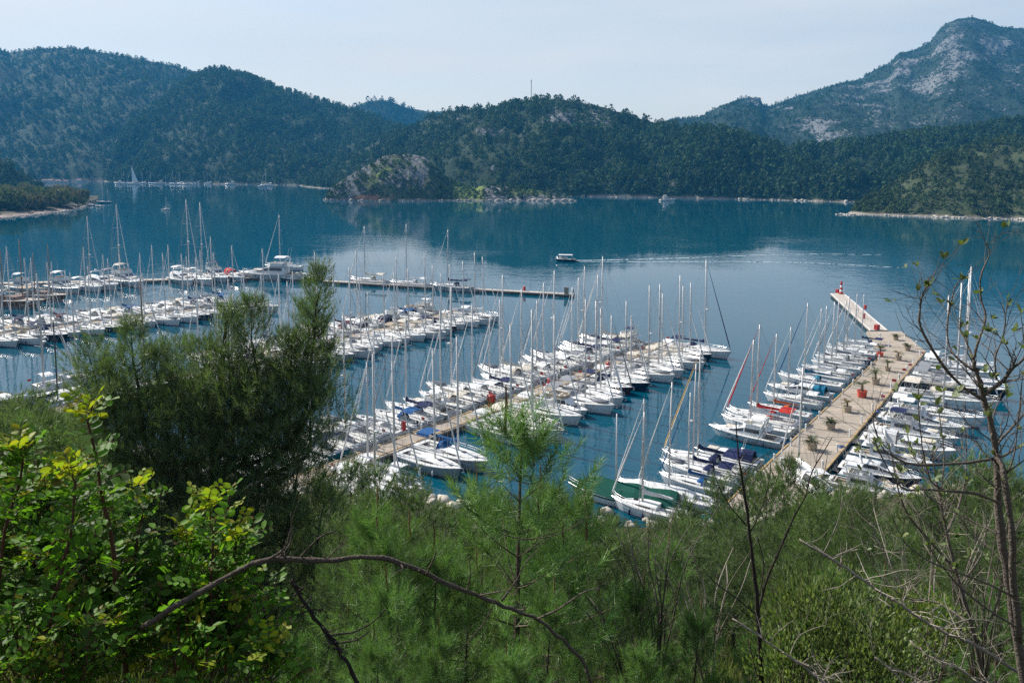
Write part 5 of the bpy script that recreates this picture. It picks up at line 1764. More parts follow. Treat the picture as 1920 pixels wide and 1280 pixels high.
class Skel:
    def __init__(s, seed):
        s.r = random.Random(seed); s.n = np.random.default_rng(seed)
        s.mb = MB(); s.P, s.D, s.L = [], [], []

    def shoot(s, p, d, l):
        s.P.append(tuple(p)); s.D.append(tuple(d)); s.L.append(l)

    def bough(s, p, d, ln, rad, lift=.25, sub=.17, sl=.2, tubes=True):
        """one bough with side twigs, each ending in needle shoots"""
        r = s.r
        d = d.normalized()
        k = 5
        pts = []
        wob = Vector((r.uniform(-.12, .12), r.uniform(-.12, .12), r.uniform(-.05, .1)))
        for i in range(k + 1):
            u = i / k
            pts.append(p + d * ln * u + Vector((0, 0, lift * ln * u * u)) + wob * ln * u * (1 - u) * 2)
        if tubes: s.mb.tube(pts, [rad * (1 - .8 * i / k) for i in range(k + 1)], 4, False)
        n = max(2, int(ln / sub))
        for j in range(n):
            u = .22 + .78 * (j + r.random() * .6) / n
            i = min(k - 1, int(u * k)); f_ = u * k - i
            c = pts[i].lerp(pts[i + 1], min(1, f_))
            dd = (pts[i + 1] - pts[i]).normalized()
            side = dd.cross(Vector((0, 0, 1)))
            if side.length < .05: side = Vector((1, 0, 0))
            side.normalize()
            sg = 1 if j % 2 else -1
            q = (dd * .7 + side * sg * r.uniform(.4, .9) + Vector((0, 0, r.uniform(.1, .75)))).normalized()
            bl = (ln * .34 * (1.15 - u) + .10) * r.uniform(.6, 1.2)
            m = max(1, int(bl / .16))
            for t in range(m):
                uu = (t + .4) / m
                s.shoot(c + q * bl * uu, (q + Vector((r.uniform(-.5, .5), r.uniform(-.5, .5), r.uniform(0, .7)))).normalized(), sl * r.uniform(.7, 1.2))
            s.shoot(c + q * bl * .8, (q + Vector((0, 0, .35))).normalized(), sl * 1.2)
        e = (pts[-1] - pts[-2]).normalized()
        s.shoot(pts[-1] - e * .05, (e + Vector((0, 0, .4))).normalized(), sl * 1.5)

    def pine(s, H, R, whorl=.42, z0=.14, nb=(4, 6), lift=.3, sub=.17, sl=.2, conic=.75, rad=None):
        r = s.r
        rad = rad or H * .013
        bend = Vector((r.uniform(-.05, .05), r.uniform(-.05, .05), 0)) * H
        tp = lambda u: Vector((bend.x * u * u, bend.y * u * u, H * u))
        s.mb.tube([tp(u) for u in (-.04, .1, .25, .4, .55, .7, .85, 1)], [rad * (1.08 - u) for u in (-.04, .1, .25, .4, .55, .7, .85, 1)], 7)
        z = z0 * H
        while z < H * .97:
            u = z / H
            for b in range(r.randint(*nb)):
                a = r.uniform(0, 6.283)
                bl = (R * (1 - u) ** conic * r.uniform(.6, 1.15) + .10)
                el = .02 + .85 * u + r.gauss(0, .14)
                d = Vector((math.cos(a) * math.cos(el), math.sin(a) * math.cos(el), math.sin(el)))
                s.bough(tp(u), d, bl, rad * .34 * (1.1 - u), lift, sub, sl)
            z += whorl * r.uniform(.7, 1.2) * (1 - .45 * u)
        for q in range(5):
            s.shoot(tp(1 - .03 * q), Vector((r.uniform(-.3, .3), r.uniform(-.3, .3), 1)), sl * 1.4)


def tower(s, base, tip, R, sl=.24, sub=.20, whorl=.30):
    """one upright leader of a many-topped pine, clothed from its foot to its tip"""
    r = s.r
    H = (tip - base).length
    ax = (tip - base).normalized()
    pts = [base.lerp(tip, u) + Vector((r.gauss(0, .03), r.gauss(0, .03), 0)) for u in (0, .25, .5, .75, 1)]
    s.mb.tube(pts, [.05, .042, .032, .02, .006], 5, False)
    z = 0.0
    while z < H * .98:
        u = z / H
        c = base.lerp(tip, u)
        for b in range(r.randint(4, 6)):
            a = r.uniform(0, 6.283)
            bl = R * ((1 - u) ** .6 * (.55 + .45 * min(1, u * 3 + .3))) * r.uniform(.5, 1.2) + .10
            el = .1 + .75 * u + r.gauss(0, .2)
            d = Vector((math.cos(a) * math.cos(el), math.sin(a) * math.cos(el), math.sin(el)))
            s.bough(c, d, bl, .011, .35, sub, sl, tubes=bl > .45)
        z += whorl * r.uniform(.7, 1.25) * (1 - .4 * u)
    for q in range(4):
        s.shoot(tip - ax * .05 * q, (ax + Vector((r.uniform(-.3, .3), r.uniform(-.3, .3), .2))).normalized(), sl * 1.2)


def build_pine(seed, H, R, nn, nl, nw, col, candles=0, a0=48, a1=12, **kw):
    s = Skel(seed)
    s.pine(H, R, **kw)
    crown = needle_mesh('crown', [needles(s.P, s.D, s.L, nn, nl, nw, s.n, col, .05, a0, a1)])
    zz_ = np.empty(len(crown.vertices) * 3, np.float32); crown.vertices.foreach_get('co', zz_)
    H = float(np.percentile(zz_[2::3], 99.7))                # where the foliage really ends
    trunk = s.mb.mesh('trunk'); trunk.materials.append(M['bark'])
    cm = None
    if candles:
        c = MB()
        top = max(s.P, key=lambda p: p[2])
        for k in range(candles):
            if k == 0: p = Vector(top)
            else:
                i = s.r.randrange(len(s.P)); p = Vector(s.P[i])
                if p.z < H * .45: continue
            h = s.r.uniform(.16, .34) * (1.5 if k == 0 else 1)
            c.tube([p, p + Vector((s.r.uniform(-.02, .02), s.r.uniform(-.02, .02), h * .6)), p + Vector((s.r.uniform(-.03, .03), 0, h))], [.009, .011, .004], 5)
        cm = c.mesh('new_shoots'); cm.materials.append(M['candle'])
    return H, crown, trunk, cm


M['candle'] = simple('brown_pine_shoots', (0.17, 0.085, 0.035), .8, 0, .3, 10)
LIGHT, MID, DARK = (0.115, 0.205, 0.058), (0.098, 0.150, 0.050), (0.105, 0.155, 0.060)
SAP = [build_pine(100 + k, 3.4, 1.15, 52, .15, .0050, LIGHT, 7, 72, 22, whorl=.42, sub=.25, sl=.20, lift=.30, nb=(4, 6)) for k in range(3)]
MEDP = [build_pine(200 + k, 6.0, 1.9, 20, .19, .0095, MID, 0, 64, 18, whorl=.38, sub=.20, sl=.24, lift=.35, nb=(5, 7), conic=.6) for k in range(3)]
FARP = [build_pine(300 + k, 6.0, 2.1, 15, .26, .019, c, 0, whorl=.55, sub=.30, sl=.30, lift=.3, nb=(5, 7), conic=.5) for k, c in enumerate((DARK, MID, DARK, MID))]


def put_pine(geo, px, py, Y, label, group=None, wide=1.0, rz=None, name='pine_tree', hmin=.8):
    p = at(px, py, Y)
    gz = float(ground_z(p.x, p.y))
    h = max(hmin, p.z - gz)
    H, crown, trunk, cm = geo
    root = empty(name, (p.x, p.y, gz), rz if rz is not None else random.random() * 6.283)
    k = h / H
    wv = k * wide
    root.scale = (wv, wv, k)
    link('trunk', trunk, root)
    link('crown', crown, root)
    if cm:
        o = link('new_shoots', cm, root); o['kind'] = 'stuff'
    tag(root, label, 'pine tree', group)
    return root


# ---- the big dark pine left of the middle
def big_pine():
    base = at(395, 1100, 20.0)
    gz = float(ground_z(base.x, 20.0))
    root = empty('pine_tree', (base.x, 20.0, gz))
    o = Vector((base.x, 20.0, gz))
    s = Skel(500)
    r = s.r
    W = lambda px, py, Y: at(px, py, Y) - o
    trunk = [Vector((0, 0, -.3)), W(395, 1250, 20), W(392, 1080, 20.05), W(400, 940, 20), W(408, 820, 20), W(415, 700, 20.1), W(425, 600, 20)]
    s.mb.tube(trunk, [.24, .20, .17, .15, .12, .08, .03], 8)
    tops = [(604, 516, 20.2, .50, 3.2), (583, 575, 20.5, .55, 2.8), (545, 640, 19.8, .6, 2.6), (474, 572, 20.4, .70, 3.6), (427, 592, 20.0, .60, 3.2), (380, 655, 20.2, .6, 2.6), (330, 650, 20.8, .6, 2.8), (248, 622, 20.0, .62, 2.9), (290, 672, 20.4, .6, 2.4),
            (168, 655, 20.3, .60, 2.3), (205, 690, 19.8, .65, 2.3), (618, 660, 20.4, .42, 1.5), (520, 700, 20.7, .65, 2.2), (440, 705, 19.3, .75, 2.4), (350, 735, 19.3, .75, 2.4), (270, 760, 19.5, .75, 2.3), (190, 790, 20.0, .7, 2.2), (590, 740, 20.3, .55, 1.7), (490, 800, 19.4, .8, 2.4), (400, 830, 19.0, .8, 2.4),
            (310, 850, 19.0, .8, 2.4), (230, 870, 19.6, .75, 2.2), (160, 900, 20.3, .7, 2.0), (560, 850, 19.9, .75, 2.2), (450, 920, 18.8, .8, 2.3), (350, 950, 18.7, .8, 2.3), (260, 980, 19.2, .8, 2.2), (180, 1010, 20.0, .7, 2.0), (540, 960, 19.4, .8, 2.2), (610, 930, 20.4, .6, 1.8), (410, 1040, 18.5, .8, 2.0), (500, 1070, 18.9, .8, 2.0), (590, 1060, 19.8, .7, 1.9), (310, 1080, 18.8, .8, 2.0), (220, 1110, 19.6, .8, 1.9), (450, 1150, 18.6, .8, 1.8), (560, 1170, 19.4, .8, 1.8), (360, 1180, 18.7, .8, 1.8)]
    for (px, py, Y, R, hl) in tops:
        tip = W(px, py, Y)
        foot = tip - Vector((r.uniform(-.15, .15) + tip.x * .12, r.uniform(-.15, .15), hl))
        foot.z = max(foot.z, .5)
        tower(s, foot, tip, R * 1.45, .26, .17, .25)
        zt = max(.8, foot.z - .9 - abs(foot.x) * .35)
        k = min(range(len(trunk) - 1), key=lambda i: abs(trunk[i].z - zt))
        st = trunk[k].lerp(trunk[k + 1], r.random() * .6)
        mid = Vector((foot.x * .7 + st.x * .3, foot.y * .7 + st.y * .3, st.z + .15 * (foot.z - st.z)))
        path = [st * (1 - u) ** 2 + mid * 2 * u * (1 - u) + foot * u * u for u in (0, .2, .4, .6, .8, 1)]
        s.mb.tube(path, [.085, .075, .068, .06, .055, .05], 5, False)
        for q in range(7):
            u = .35 + .09 * q
            c = st * (1 - u) ** 2 + mid * 2 * u * (1 - u) + foot * u * u
            a = r.uniform(0, 6.283)
            s.bough(c, Vector((math.cos(a), math.sin(a), .45)), R * r.uniform(.5, .9), .010, .3, .2, .24, tubes=False)
    for k in range(950):
        px, py = r.uniform(160, 632), (r.uniform(690, 1260) if k % 2 else r.uniform(760, 1010))
        c = W(px, py, r.uniform(18.7, 20.6))
        if c.z < .6: continue
        a = r.uniform(0, 6.283)
        s.bough(c, Vector((math.cos(a), math.sin(a), r.uniform(.3, 1.3))), r.uniform(.5, .95), .009, .35, .2, .25, tubes=False)
    crown = needle_mesh('crown', [needles(s.P, s.D, s.L, 16, .19, .0095, s.n, DARK, .04, 62, 14)])
    tm = s.mb.mesh('trunk'); tm.materials.append(M['bark_dark'])
    link('trunk', tm, root); link('crown', crown, root)
    tag(root, 'big dark pine with several ragged tops in front of the left piers', 'pine tree')
    return len(s.P)


NBIG = big_pine()

put_pine(SAP[0], 966, 748, 9.5, 'tall young light green pine with brown tips rising before the middle pier', wide=1.15, rz=1.87)
g = 'young light green pines at the foot of the view'
YP = [(682, 945, 9.0, .95, 1), (735, 985, 8.3, 1, 2), (805, 1020, 8.6, 1.0, 1), (868, 1050, 9.0, .95, 2), (745, 1090, 6.6, 1.0, 0), 
                                       (1012, 905, 11.0, .9, 2), (1060, 1010, 9.6, .95, 0), (1020, 1110, 8.0, 1.0, 1), (1245, 1000, 11.5, .8, 0), (1185, 1090, 8.8, .9, 1), (820, 1180, 6.0, 1.0, 2), (700, 1200, 5.8, 1.0, 1), (960, 1210, 6.2, 1.0, 0), (560, 1190, 6.5, .9, 2),
                                       (1300, 1140, 8.5, .9, 1), (1200, 1200, 6.8, .9, 0), (900, 905, 12.0, .8, 1), (1085, 915, 14.0, .8, 1), (1650, 1075, 11.0, .9, 0), (1760, 1120, 10.0, .9, 1), (1400, 1190, 8.2, .9, 0), (1880, 1090, 11, .9, 2), (1560, 1060, 13, .9, 1)]
LBL = {}
for zone, test in (('above the arching dead branch', lambda p: p[0] < 1100 and p[1] < 1045), ('below the arching dead branch', lambda p: p[0] < 1100 and p[1] >= 1045), ('right of the arching dead branch', lambda p: p[0] >= 1100)):
    for j, i in enumerate(sorted([i for i, p in enumerate(YP) if test(p)], key=lambda i: YP[i][0])):
        LBL[i] = 'young light green pine %s, %s from the left' % (zone, ORD[j])
for i, (px, py, Y, w, v) in enumerate(YP):
    put_pine(SAP[v], px, py, Y, LBL[i], g, w)

# ---- the wooded slope down to the shore
SKY = [(-200, 740), (0, 748), (60, 765), (110, 785), (150, 800), (400, 800), (600, 850), (640, 862), (700, 872), (780, 885), (820, 915), (860, 945), (900, 930), (980, 905), (1030, 905), (1080, 935), (1130, 965), (1200, 985), (1250, 975), (1300, 935), (1340, 898), (1400, 880), (1470, 868), (1520, 905), (1560, 900), (1620, 915),
       (1660, 945), (1710, 960), (1760, 925), (1800, 860), (1860, 855), (1920, 850), (2100, 840)]
skx, skyy = zip(*SKY)
rs = random.Random(99)
g = 'pines covering the slope between viewpoint and marina'
explicit = [(20, 752, 42), (90, 792, 38), (55, 800, 34), (130, 800, 40), (655, 872, 40), (715, 878, 42), (770, 890, 40), (620, 900, 34), (690, 930, 30), (790, 925, 32), (835, 950, 36), (1090, 938, 44), (1030, 925, 40), (1150, 985, 46), (1230, 985, 44), (1300, 945, 42), (1345, 905, 44),
            (1400, 890, 42), (1468, 868, 40), (1440, 900, 36), (1540, 905, 38), (1585, 915, 40), (1640, 925, 36), (1690, 960, 34), (1750, 940, 30), (1810, 868, 28), (1870, 862, 30), (1835, 930, 24), (1910, 900, 26), (1510, 940, 30), (1370, 960, 30), (1610, 980, 26), (1230, 1040, 26), (1120, 1020, 28), (1720, 1010, 20),
            (1300, 1010, 24), (1440, 990, 22), (1560, 1000, 20), (1660, 1020, 17), (1800, 1000, 17), (1890, 980, 18), (1105, 972, 62), (1150, 975, 66), (1195, 990, 70), (1240, 985, 60), (1085, 985, 40), (1170, 1010, 36), (1280, 960, 58), (1800, 905, 60), (1770, 935, 48), (1855, 880, 50), (200, 880, 24), (300, 930, 24), (420, 1000, 24), (540, 940, 24), (600, 1000, 23), (180, 960, 16), (640, 1040, 16), (700, 1000, 22), (820, 1010, 24), (650, 980, 26), (780, 980, 26)]
cnt = 0
explicit += [(40, 748, 42), (100, 776, 40), (140, 790, 36), (70, 772, 30), (20, 772, 28), (115, 800, 27), (1010, 915, 50), (1130, 965, 72), (1175, 985, 74), (1265, 975, 66), (950, 930, 44), (870, 960, 44)]
for (px, py, Y) in explicit:
    py -= 14
    put_pine(FARP[cnt % 4] if Y > 24 else MEDP[cnt % 3], px, py, Y, 'bushy dark pine on the wooded slope above the marina shore', g, rs.uniform(.85, 1.2)); cnt += 1
tries = 0
while cnt < 130 and tries < 3000:
    tries += 1
    px = rs.uniform(-120, 2050); Y = rs.uniform(14, 92) if rs.random() < .6 else rs.uniform(13, 40)
    x = float(ray(px, 800)[0]) * Y
    if Y > float(coast_y(x)) - 9: continue
    if 150 < px < 640 and Y < 24: continue
    if 860 < px < 1080 and Y < 16: continue
    gz = float(ground_z(x, Y))
    h = rs.uniform(3.0, 6.5)
    _, pyt = proj(x, Y, gz + h)
    lim = float(np.interp(px, skx, skyy)) + rs.uniform(-8, 50)
    pyt = max(float(pyt), lim)
    if (at(px, pyt, Y).z - gz) < 2.0: continue
    put_pine(FARP[cnt % 4] if Y > 24 else MEDP[cnt % 3], px, pyt, Y, 'bushy dark pine on the wooded slope above the marina shore', g, rs.uniform(.9, 1.3)); cnt += 1


# ---- leaves
LEAF2 = np.array([(0, 0, 0), (.32, .40, .06), (.72, .44, .07), (1, 0, -.02), (.72, -.44, .07), (.32, -.40, .06)])


def leaf_array(P, D, N, S, col, r, asp=.62):
    P, D, N = np.asarray(P, float), unit(np.asarray(D, float)), np.asarray(N, float)
    B = unit(np.cross(N, D)); N2 = np.cross(D, B)
    S = np.asarray(S)[:, None, None]
    L_ = LEAF2[None] * np.array((1, asp, 1))
    V = P[:, None] + S * (L_[..., 0:1] * D[:, None] + L_[..., 1:2] * B[:, None] + L_[..., 2:3] * N2[:, None])
    n = len(P)
    Q = (np.arange(n) * 6)[:, None, None] + np.array([(0, 5, 4, 3), (0, 3, 2, 1)])[None]
    return V.reshape(-1, 3), Q.reshape(-1, 4), np.repeat(np.asarray(col), 6, 0)


def leaf_one(name, col, mat, asp=.62):
    V, Q, C = leaf_array([(0, 0, 0)], [(1, 0, 0)], [(0, 0, 1)], [1.0], [col], None, asp)
    me = tri_mesh(name, V, Q, C); me.materials.append(mat)
    return me


LEAF_G = [leaf_one('leaf', c, M['carob'], .64) for c in ((.10, .225, .02), (.135, .27, .024), (.075, .165, .02))]
LEAF_Y = [leaf_one('leaf', c, M['carob'], .72) for c in ((.30, .33, .025), (.19, .27, .022))]
LEAF_P = [leaf_one('leaf', c, M['pale_leaf'], .5) for c in ((.13, .17, .06), (.10, .145, .045), (.17, .20, .08))]


def place_leaf(root, me, p, d, n, s):
    o = bpy.data.objects.new('leaf', me)
    COL.objects.link(o)
    o.parent = root
    d = Vector(d).normalized(); b = Vector(n).cross(d)
    b = b.normalized() if b.length > 1e-4 else d.orthogonal().normalized()
    n2 = d.cross(b)
    m = Matrix(((d.x, b.x, n2.x), (d.y, b.y, n2.y), (d.z, b.z, n2.z))).to_4x4()
    m = Matrix.Translation(Vector(p)) @ m @ Matrix.Diagonal((s, s, s, 1))
    o.matrix_local = m


def carob(name, stems, twig_boxes, label, seed, nobj=260, dens=1.0):
    r = random.Random(seed); rn = np.random.default_rng(seed)
    p0 = at(*stems[0][0])
    root = empty(name, (p0.x, p0.y, float(ground_z(p0.x, p0.y)) + .0))
    o = root.location.copy()
    tag(root, label, 'shrub')
    LP, LD, LN, LS, LC, LF = [], [], [], [], [], []
    tw = MB()

    def compound(p, d, n_pairs, ls, young, front):
        d = d.normalized()
        rl = ls * .62 * (n_pairs + .6)
        up = Vector((0, 0, 1))
        side = d.cross(up)
        side = side.normalized() if side.length > .05 else Vector((1, 0, 0))
        nrm = (side.cross(d) + Vector((r.gauss(0, .4), r.gauss(0, .4), r.gauss(0, .4)))).normalized()
        side = d.cross(nrm).normalized()
        pts = [p + d * rl * u - Vector((0, 0, .12 * rl * u * u)) for u in (0, .5, 1)]
        tw.tube(pts, [.0028, .0022, .0014], 3, False)
        for k in range(n_pairs):
            u = (k + .7) / (n_pairs + .2)
            c = p + d * rl * u - Vector((0, 0, .12 * rl * u * u))
            for sg in (1, -1):
                ld = (side * sg + d * .35 + Vector((0, 0, r.gauss(0, .15)))).normalized()
                LP.append(tuple(c)); LD.append(tuple(ld)); LN.append(tuple((nrm + Vector((r.gauss(0, .25), r.gauss(0, .25), r.gauss(0, .25)))).normalized()))
                LS.append(ls * r.uniform(.6, 1.25)); LF.append(front)
                if young: LC.append((.20 + .14 * r.random(), .27 + .08 * r.random(), .022))
                else:
                    q = r.uniform(.4, 1.5); LC.append((.16 * q, .14 * q, .03 * q) if r.random() < .05 else (.10 * q, .215 * q, .02 * q))

    # upright stems with leaves towards their tips
    for st, rad, ls, yl in stems[0][1:] if False else [(s[1:], s[0][3] if len(s[0]) > 3 else .012, .062, True) for s in stems]:
        path = [at(*q) - o for q in st]
        fine = []
        for a, b in zip(path[:-1], path[1:]):
            for u in (0, .33, .66): fine.append(a.lerp(b, u) + Vector((r.gauss(0, .006), r.gauss(0, .006), 0)))
        fine.append(path[-1])
        m = MB(); m.tube(fine, [rad * (1.05 - .85 * i / (len(fine) - 1)) for i in range(len(fine))], 6)
        m.build('stem', M['bark_red'], root, True)
        n = int(34 * dens)
        for k in range(n):
            u = .28 + .72 * k / n
            q = u * (len(fine) - 1); i = min(len(fine) - 2, int(q))
            c = fine[i].lerp(fine[i + 1], q - i)
            a = k * 2.4 + r.uniform(-.4, .4)
            d = Vector((math.cos(a), math.sin(a), r.uniform(.3, 1.2)))
            compound(c, d, r.choice((3, 4, 4, 5)), ls * (1.05 if u < .8 else .85), yl and u > .80, True)
    # leafy body
    for (px, py, Y, rx, ry, ryd, n) in twig_boxes:
        c0 = at(px, py, Y) - o
        for k in range(int(n * dens * .62)):
            while True:
                e = Vector((r.uniform(-1, 1), r.uniform(-1, 1), r.uniform(-1, 1)))
                if e.length <= 1: break
            c = c0 + Vector((e.x * rx, e.y * ryd, e.z * ry))
            d = Vector((e.x + r.gauss(0, .5), e.y + r.gauss(0, .5), .7 + r.gauss(0, .4))).normalized()
            ln = r.uniform(.16, .34)
            tw.tube([c, c + d * ln * .5, c + d * ln + Vector((0, 0, .02))], [.005, .004, .002], 4, False)
            for j in range(4):
                cc = c + d * ln * (.25 + .25 * j)
                a = r.uniform(0, 6.28)
                compound(cc, (d * .6 + Vector((math.cos(a), math.sin(a), .25))).normalized(), r.choice((3, 3, 4)), r.uniform(.050, .068), r.random() < .06, e.y < -.2 and e.z > 0)
    tw.build('twigs', M['bark_red'], root, kind='stuff')
    idx = [i for i in range(len(LP)) if LF[i]]
    r.shuffle(idx)
    singles = set(idx[:nobj])
    for i in singles:
        y = LC[i][0] > .18
        place_leaf(root, (LEAF_Y if y else LEAF_G)[i % (2 if y else 3)], LP[i], LD[i], LN[i], LS[i])
    k = [i for i in range(len(LP)) if i not in singles]
    V, Q, C = leaf_array([LP[i] for i in k], [LD[i] for i in k], [LN[i] for i in k], [LS[i] for i in k], [LC[i] for i in k], rn, .64)
    me = tri_mesh('foliage', V, Q, C); me.materials.append(M['carob'])
    f_ = link('foliage', me, root); f_['kind'] = 'stuff'
    return len(LP)


def S(*pts, rad=.012):
    return [(pts[0][0], pts[0][1], pts[0][2], rad)] + list(pts)


# helper form: the first entry carries the root position and the stem's radius
def fix(st):
    return [tuple(st[0][:3]) + (st[0][3],)] + st[1:]


_at = at


def at(px, py, Y, *_):
    return _at(px, py, Y)


nl_ = carob('leafy_shrub', [S((240, 1270, 4.6), (224, 1153, 4.55), (204, 981, 4.5), (190, 918, 4.5), (168, 790, 4.45), (177, 748, 4.45), rad=.016),
                            S((70, 1275, 4.2), (86, 1190, 4.2), (100, 1121, 4.2), (131, 1013, 4.25), (140, 905, 4.3), (128, 870, 4.3), rad=.015),
                            S((-20, 1200, 4.4), (9, 995, 4.4), (38, 904, 4.4), (42, 850, 4.4), (30, 838, 4.4), rad=.011),
                            S((180, 1260, 4.9), (150, 1100, 4.9), (90, 960, 5.0), (80, 880, 5.0), rad=.010), S((200, 1240, 4.8), (250, 1100, 4.9), (262, 960, 5.0), (255, 900, 5.0), rad=.010)],
            [(70, 1060, 4.9, .34, .30, .42, 80), (170, 1110, 4.8, .30, .34, .42, 80), (20, 1150, 4.5, .36, .36, .36, 80), (210, 1220, 4.5, .30, .28, .36, 75), (80, 1260, 4.1, .32, .25, .28, 60), (110, 985, 5.1, .24, .16, .3, 32), (10, 985, 4.9, .22, .18, .25, 30)],
            'large glossy leafy shrub with yellow young tips at the lower left', 61, 290)
nl2_ = carob('leafy_shrub', [S((372, 1275, 4.7), (378, 1230, 4.7), (397, 1153, 4.7), (399, 1017, 4.75), (394, 960, 4.75), (388, 925, 4.75), rad=.013),
                             S((330, 1260, 4.9), (345, 1150, 4.95), (352, 1040, 5.0), (345, 985, 5.0), rad=.009), S((420, 1260, 4.9), (436, 1140, 4.9), (440, 1040, 4.95), (446, 990, 4.95), rad=.009)],
             [(400, 1090, 4.9, .16, .24, .24, 36), (370, 1160, 4.9, .22, .24, .26, 44), (420, 1200, 4.8, .20, .24, .26, 40), (350, 1255, 4.5, .26, .16, .26, 36)],
             'smaller glossy shrub just right of the large one, yellow tip upright', 62, 280)
nl3_ = carob('leafy_shrub', [S((500, 1300, 4.4), (498, 1260, 4.4), (500, 1230, 4.4), (505, 1212, 4.4), rad=.008)], [(490, 1275, 4.5, .2, .1, .2, 26)], 'low bright green shrub at the bottom edge beside the dead branch', 63, 90, .6)


# ---- the bare twiggy tree at the right and other leafless branches
def wood(name, paths, mat, label, cat, twigs=0, tl=.35, leaves=0, leafset=None, ls=.05, seed=1, jitter=.05, twig_up=.5, twig_mat=None):
    r = random.Random(seed)
    p0 = at(*paths[0][0][0])
    root = empty(name, (p0.x, p0.y, float(ground_z(p0.x, p0.y))))
    o = root.location.copy()
    tag(root, label, cat)
    ends = []
    for k, (pts, r0, r1) in enumerate(paths):
        P = [at(*q) - o for q in pts]
        if len(P) > 2:                                     # smooth
            fine = []
            for i in range(len(P) - 1):
                a = P[max(0, i - 1)]; b = P[i]; c = P[i + 1]; d = P[min(len(P) - 1, i + 2)]
                for u in (0, .25, .5, .75):
                    fine.append(.5 * ((2 * b) + (c - a) * u + (2 * a - 5 * b + 4 * c - d) * u * u + (3 * b - a - 3 * c + d) * u ** 3) + Vector((r.gauss(0, r1 * .35), r.gauss(0, r1 * .35), r.gauss(0, r1 * .35))))
            fine.append(P[-1])
        else: fine = P
        n = len(fine) - 1
        m = MB(); m.tube(fine, [max(.0015, (r0 + (r1 - r0) * i / n) * r.uniform(.82, 1.22)) for i in range(n + 1)], 7)
        m.build('trunk' if k == 0 else 'branch', mat, root, True)
        for i in range(1, n + 1): ends.append((fine[i], (fine[i] - fine[i - 1]).normalized(), i / n, r1))
    m = MB()
    for k in range(12 + len(ends) // 3):
        p, d, u, rr = r.choice(ends)
        e = (d * .4 + Vector((r.gauss(0, 1), r.gauss(0, 1), r.gauss(0, 1)))).normalized()
        q = rr * r.uniform(.5, 1.0)
        m.tube([p, p + e * rr * 2.2, p + e * rr * r.uniform(2.5, 5)], [q, q * .7, q * .25], 5)
    m.build('stubs', mat, root, kind='stuff')
    tips = []
    if twigs:
        m = MB()

        def tw(p, d, ln, rad, dep):
            pts = [p]
            q = d
            for i in range(5):
                q = (q + Vector((r.gauss(0, .16), r.gauss(0, .16), r.gauss(0, .12) + .04 * twig_up))).normalized()
                pts.append(pts[-1] + q * ln / 5)
            m.tube(pts, [rad * (1 - .14 * i) for i in range(6)], 4, False)
            tips.append((pts[-1], q))
            if dep > 0:
                for i in (2, 3, 4):
                    if r.random() < .6:
                        e = (q + Vector((r.gauss(0, .7), r.gauss(0, .7), r.gauss(0, .5) + .2 * twig_up))).normalized()
                        tw(pts[i], e, ln * r.uniform(.4, .7), rad * .6, dep - 1)
        for k in range(twigs):
            p, d, u, rr = r.choice(ends)
            if u < .15: continue
            e = (d * .6 + Vector((r.gauss(0, .7), r.gauss(0, .7), r.gauss(0, .4) + twig_up))).normalized()
            tw(p, e, tl * r.uniform(.5, 1.2), min(rr * .7, .006), 1)
        m.build('twigs', twig_mat or mat, root, kind='stuff')
    if leaves:
        src = tips + [(e[0], e[1]) for e in ends if e[2] > .5]
        c = 0
        while c < leaves:
            p, d = r.choice(src)
            for j in range(r.randint(2, 4)):
                ld = (d * .5 + Vector((r.gauss(0, .7), r.gauss(0, .7), r.gauss(0, .4) + .35))).normalized()
                place_leaf(root, r.choice(leafset), p, ld, (r.gauss(0, .6), r.gauss(0, .6), 1), ls * r.uniform(.6, 1.15)); c += 1
    return root


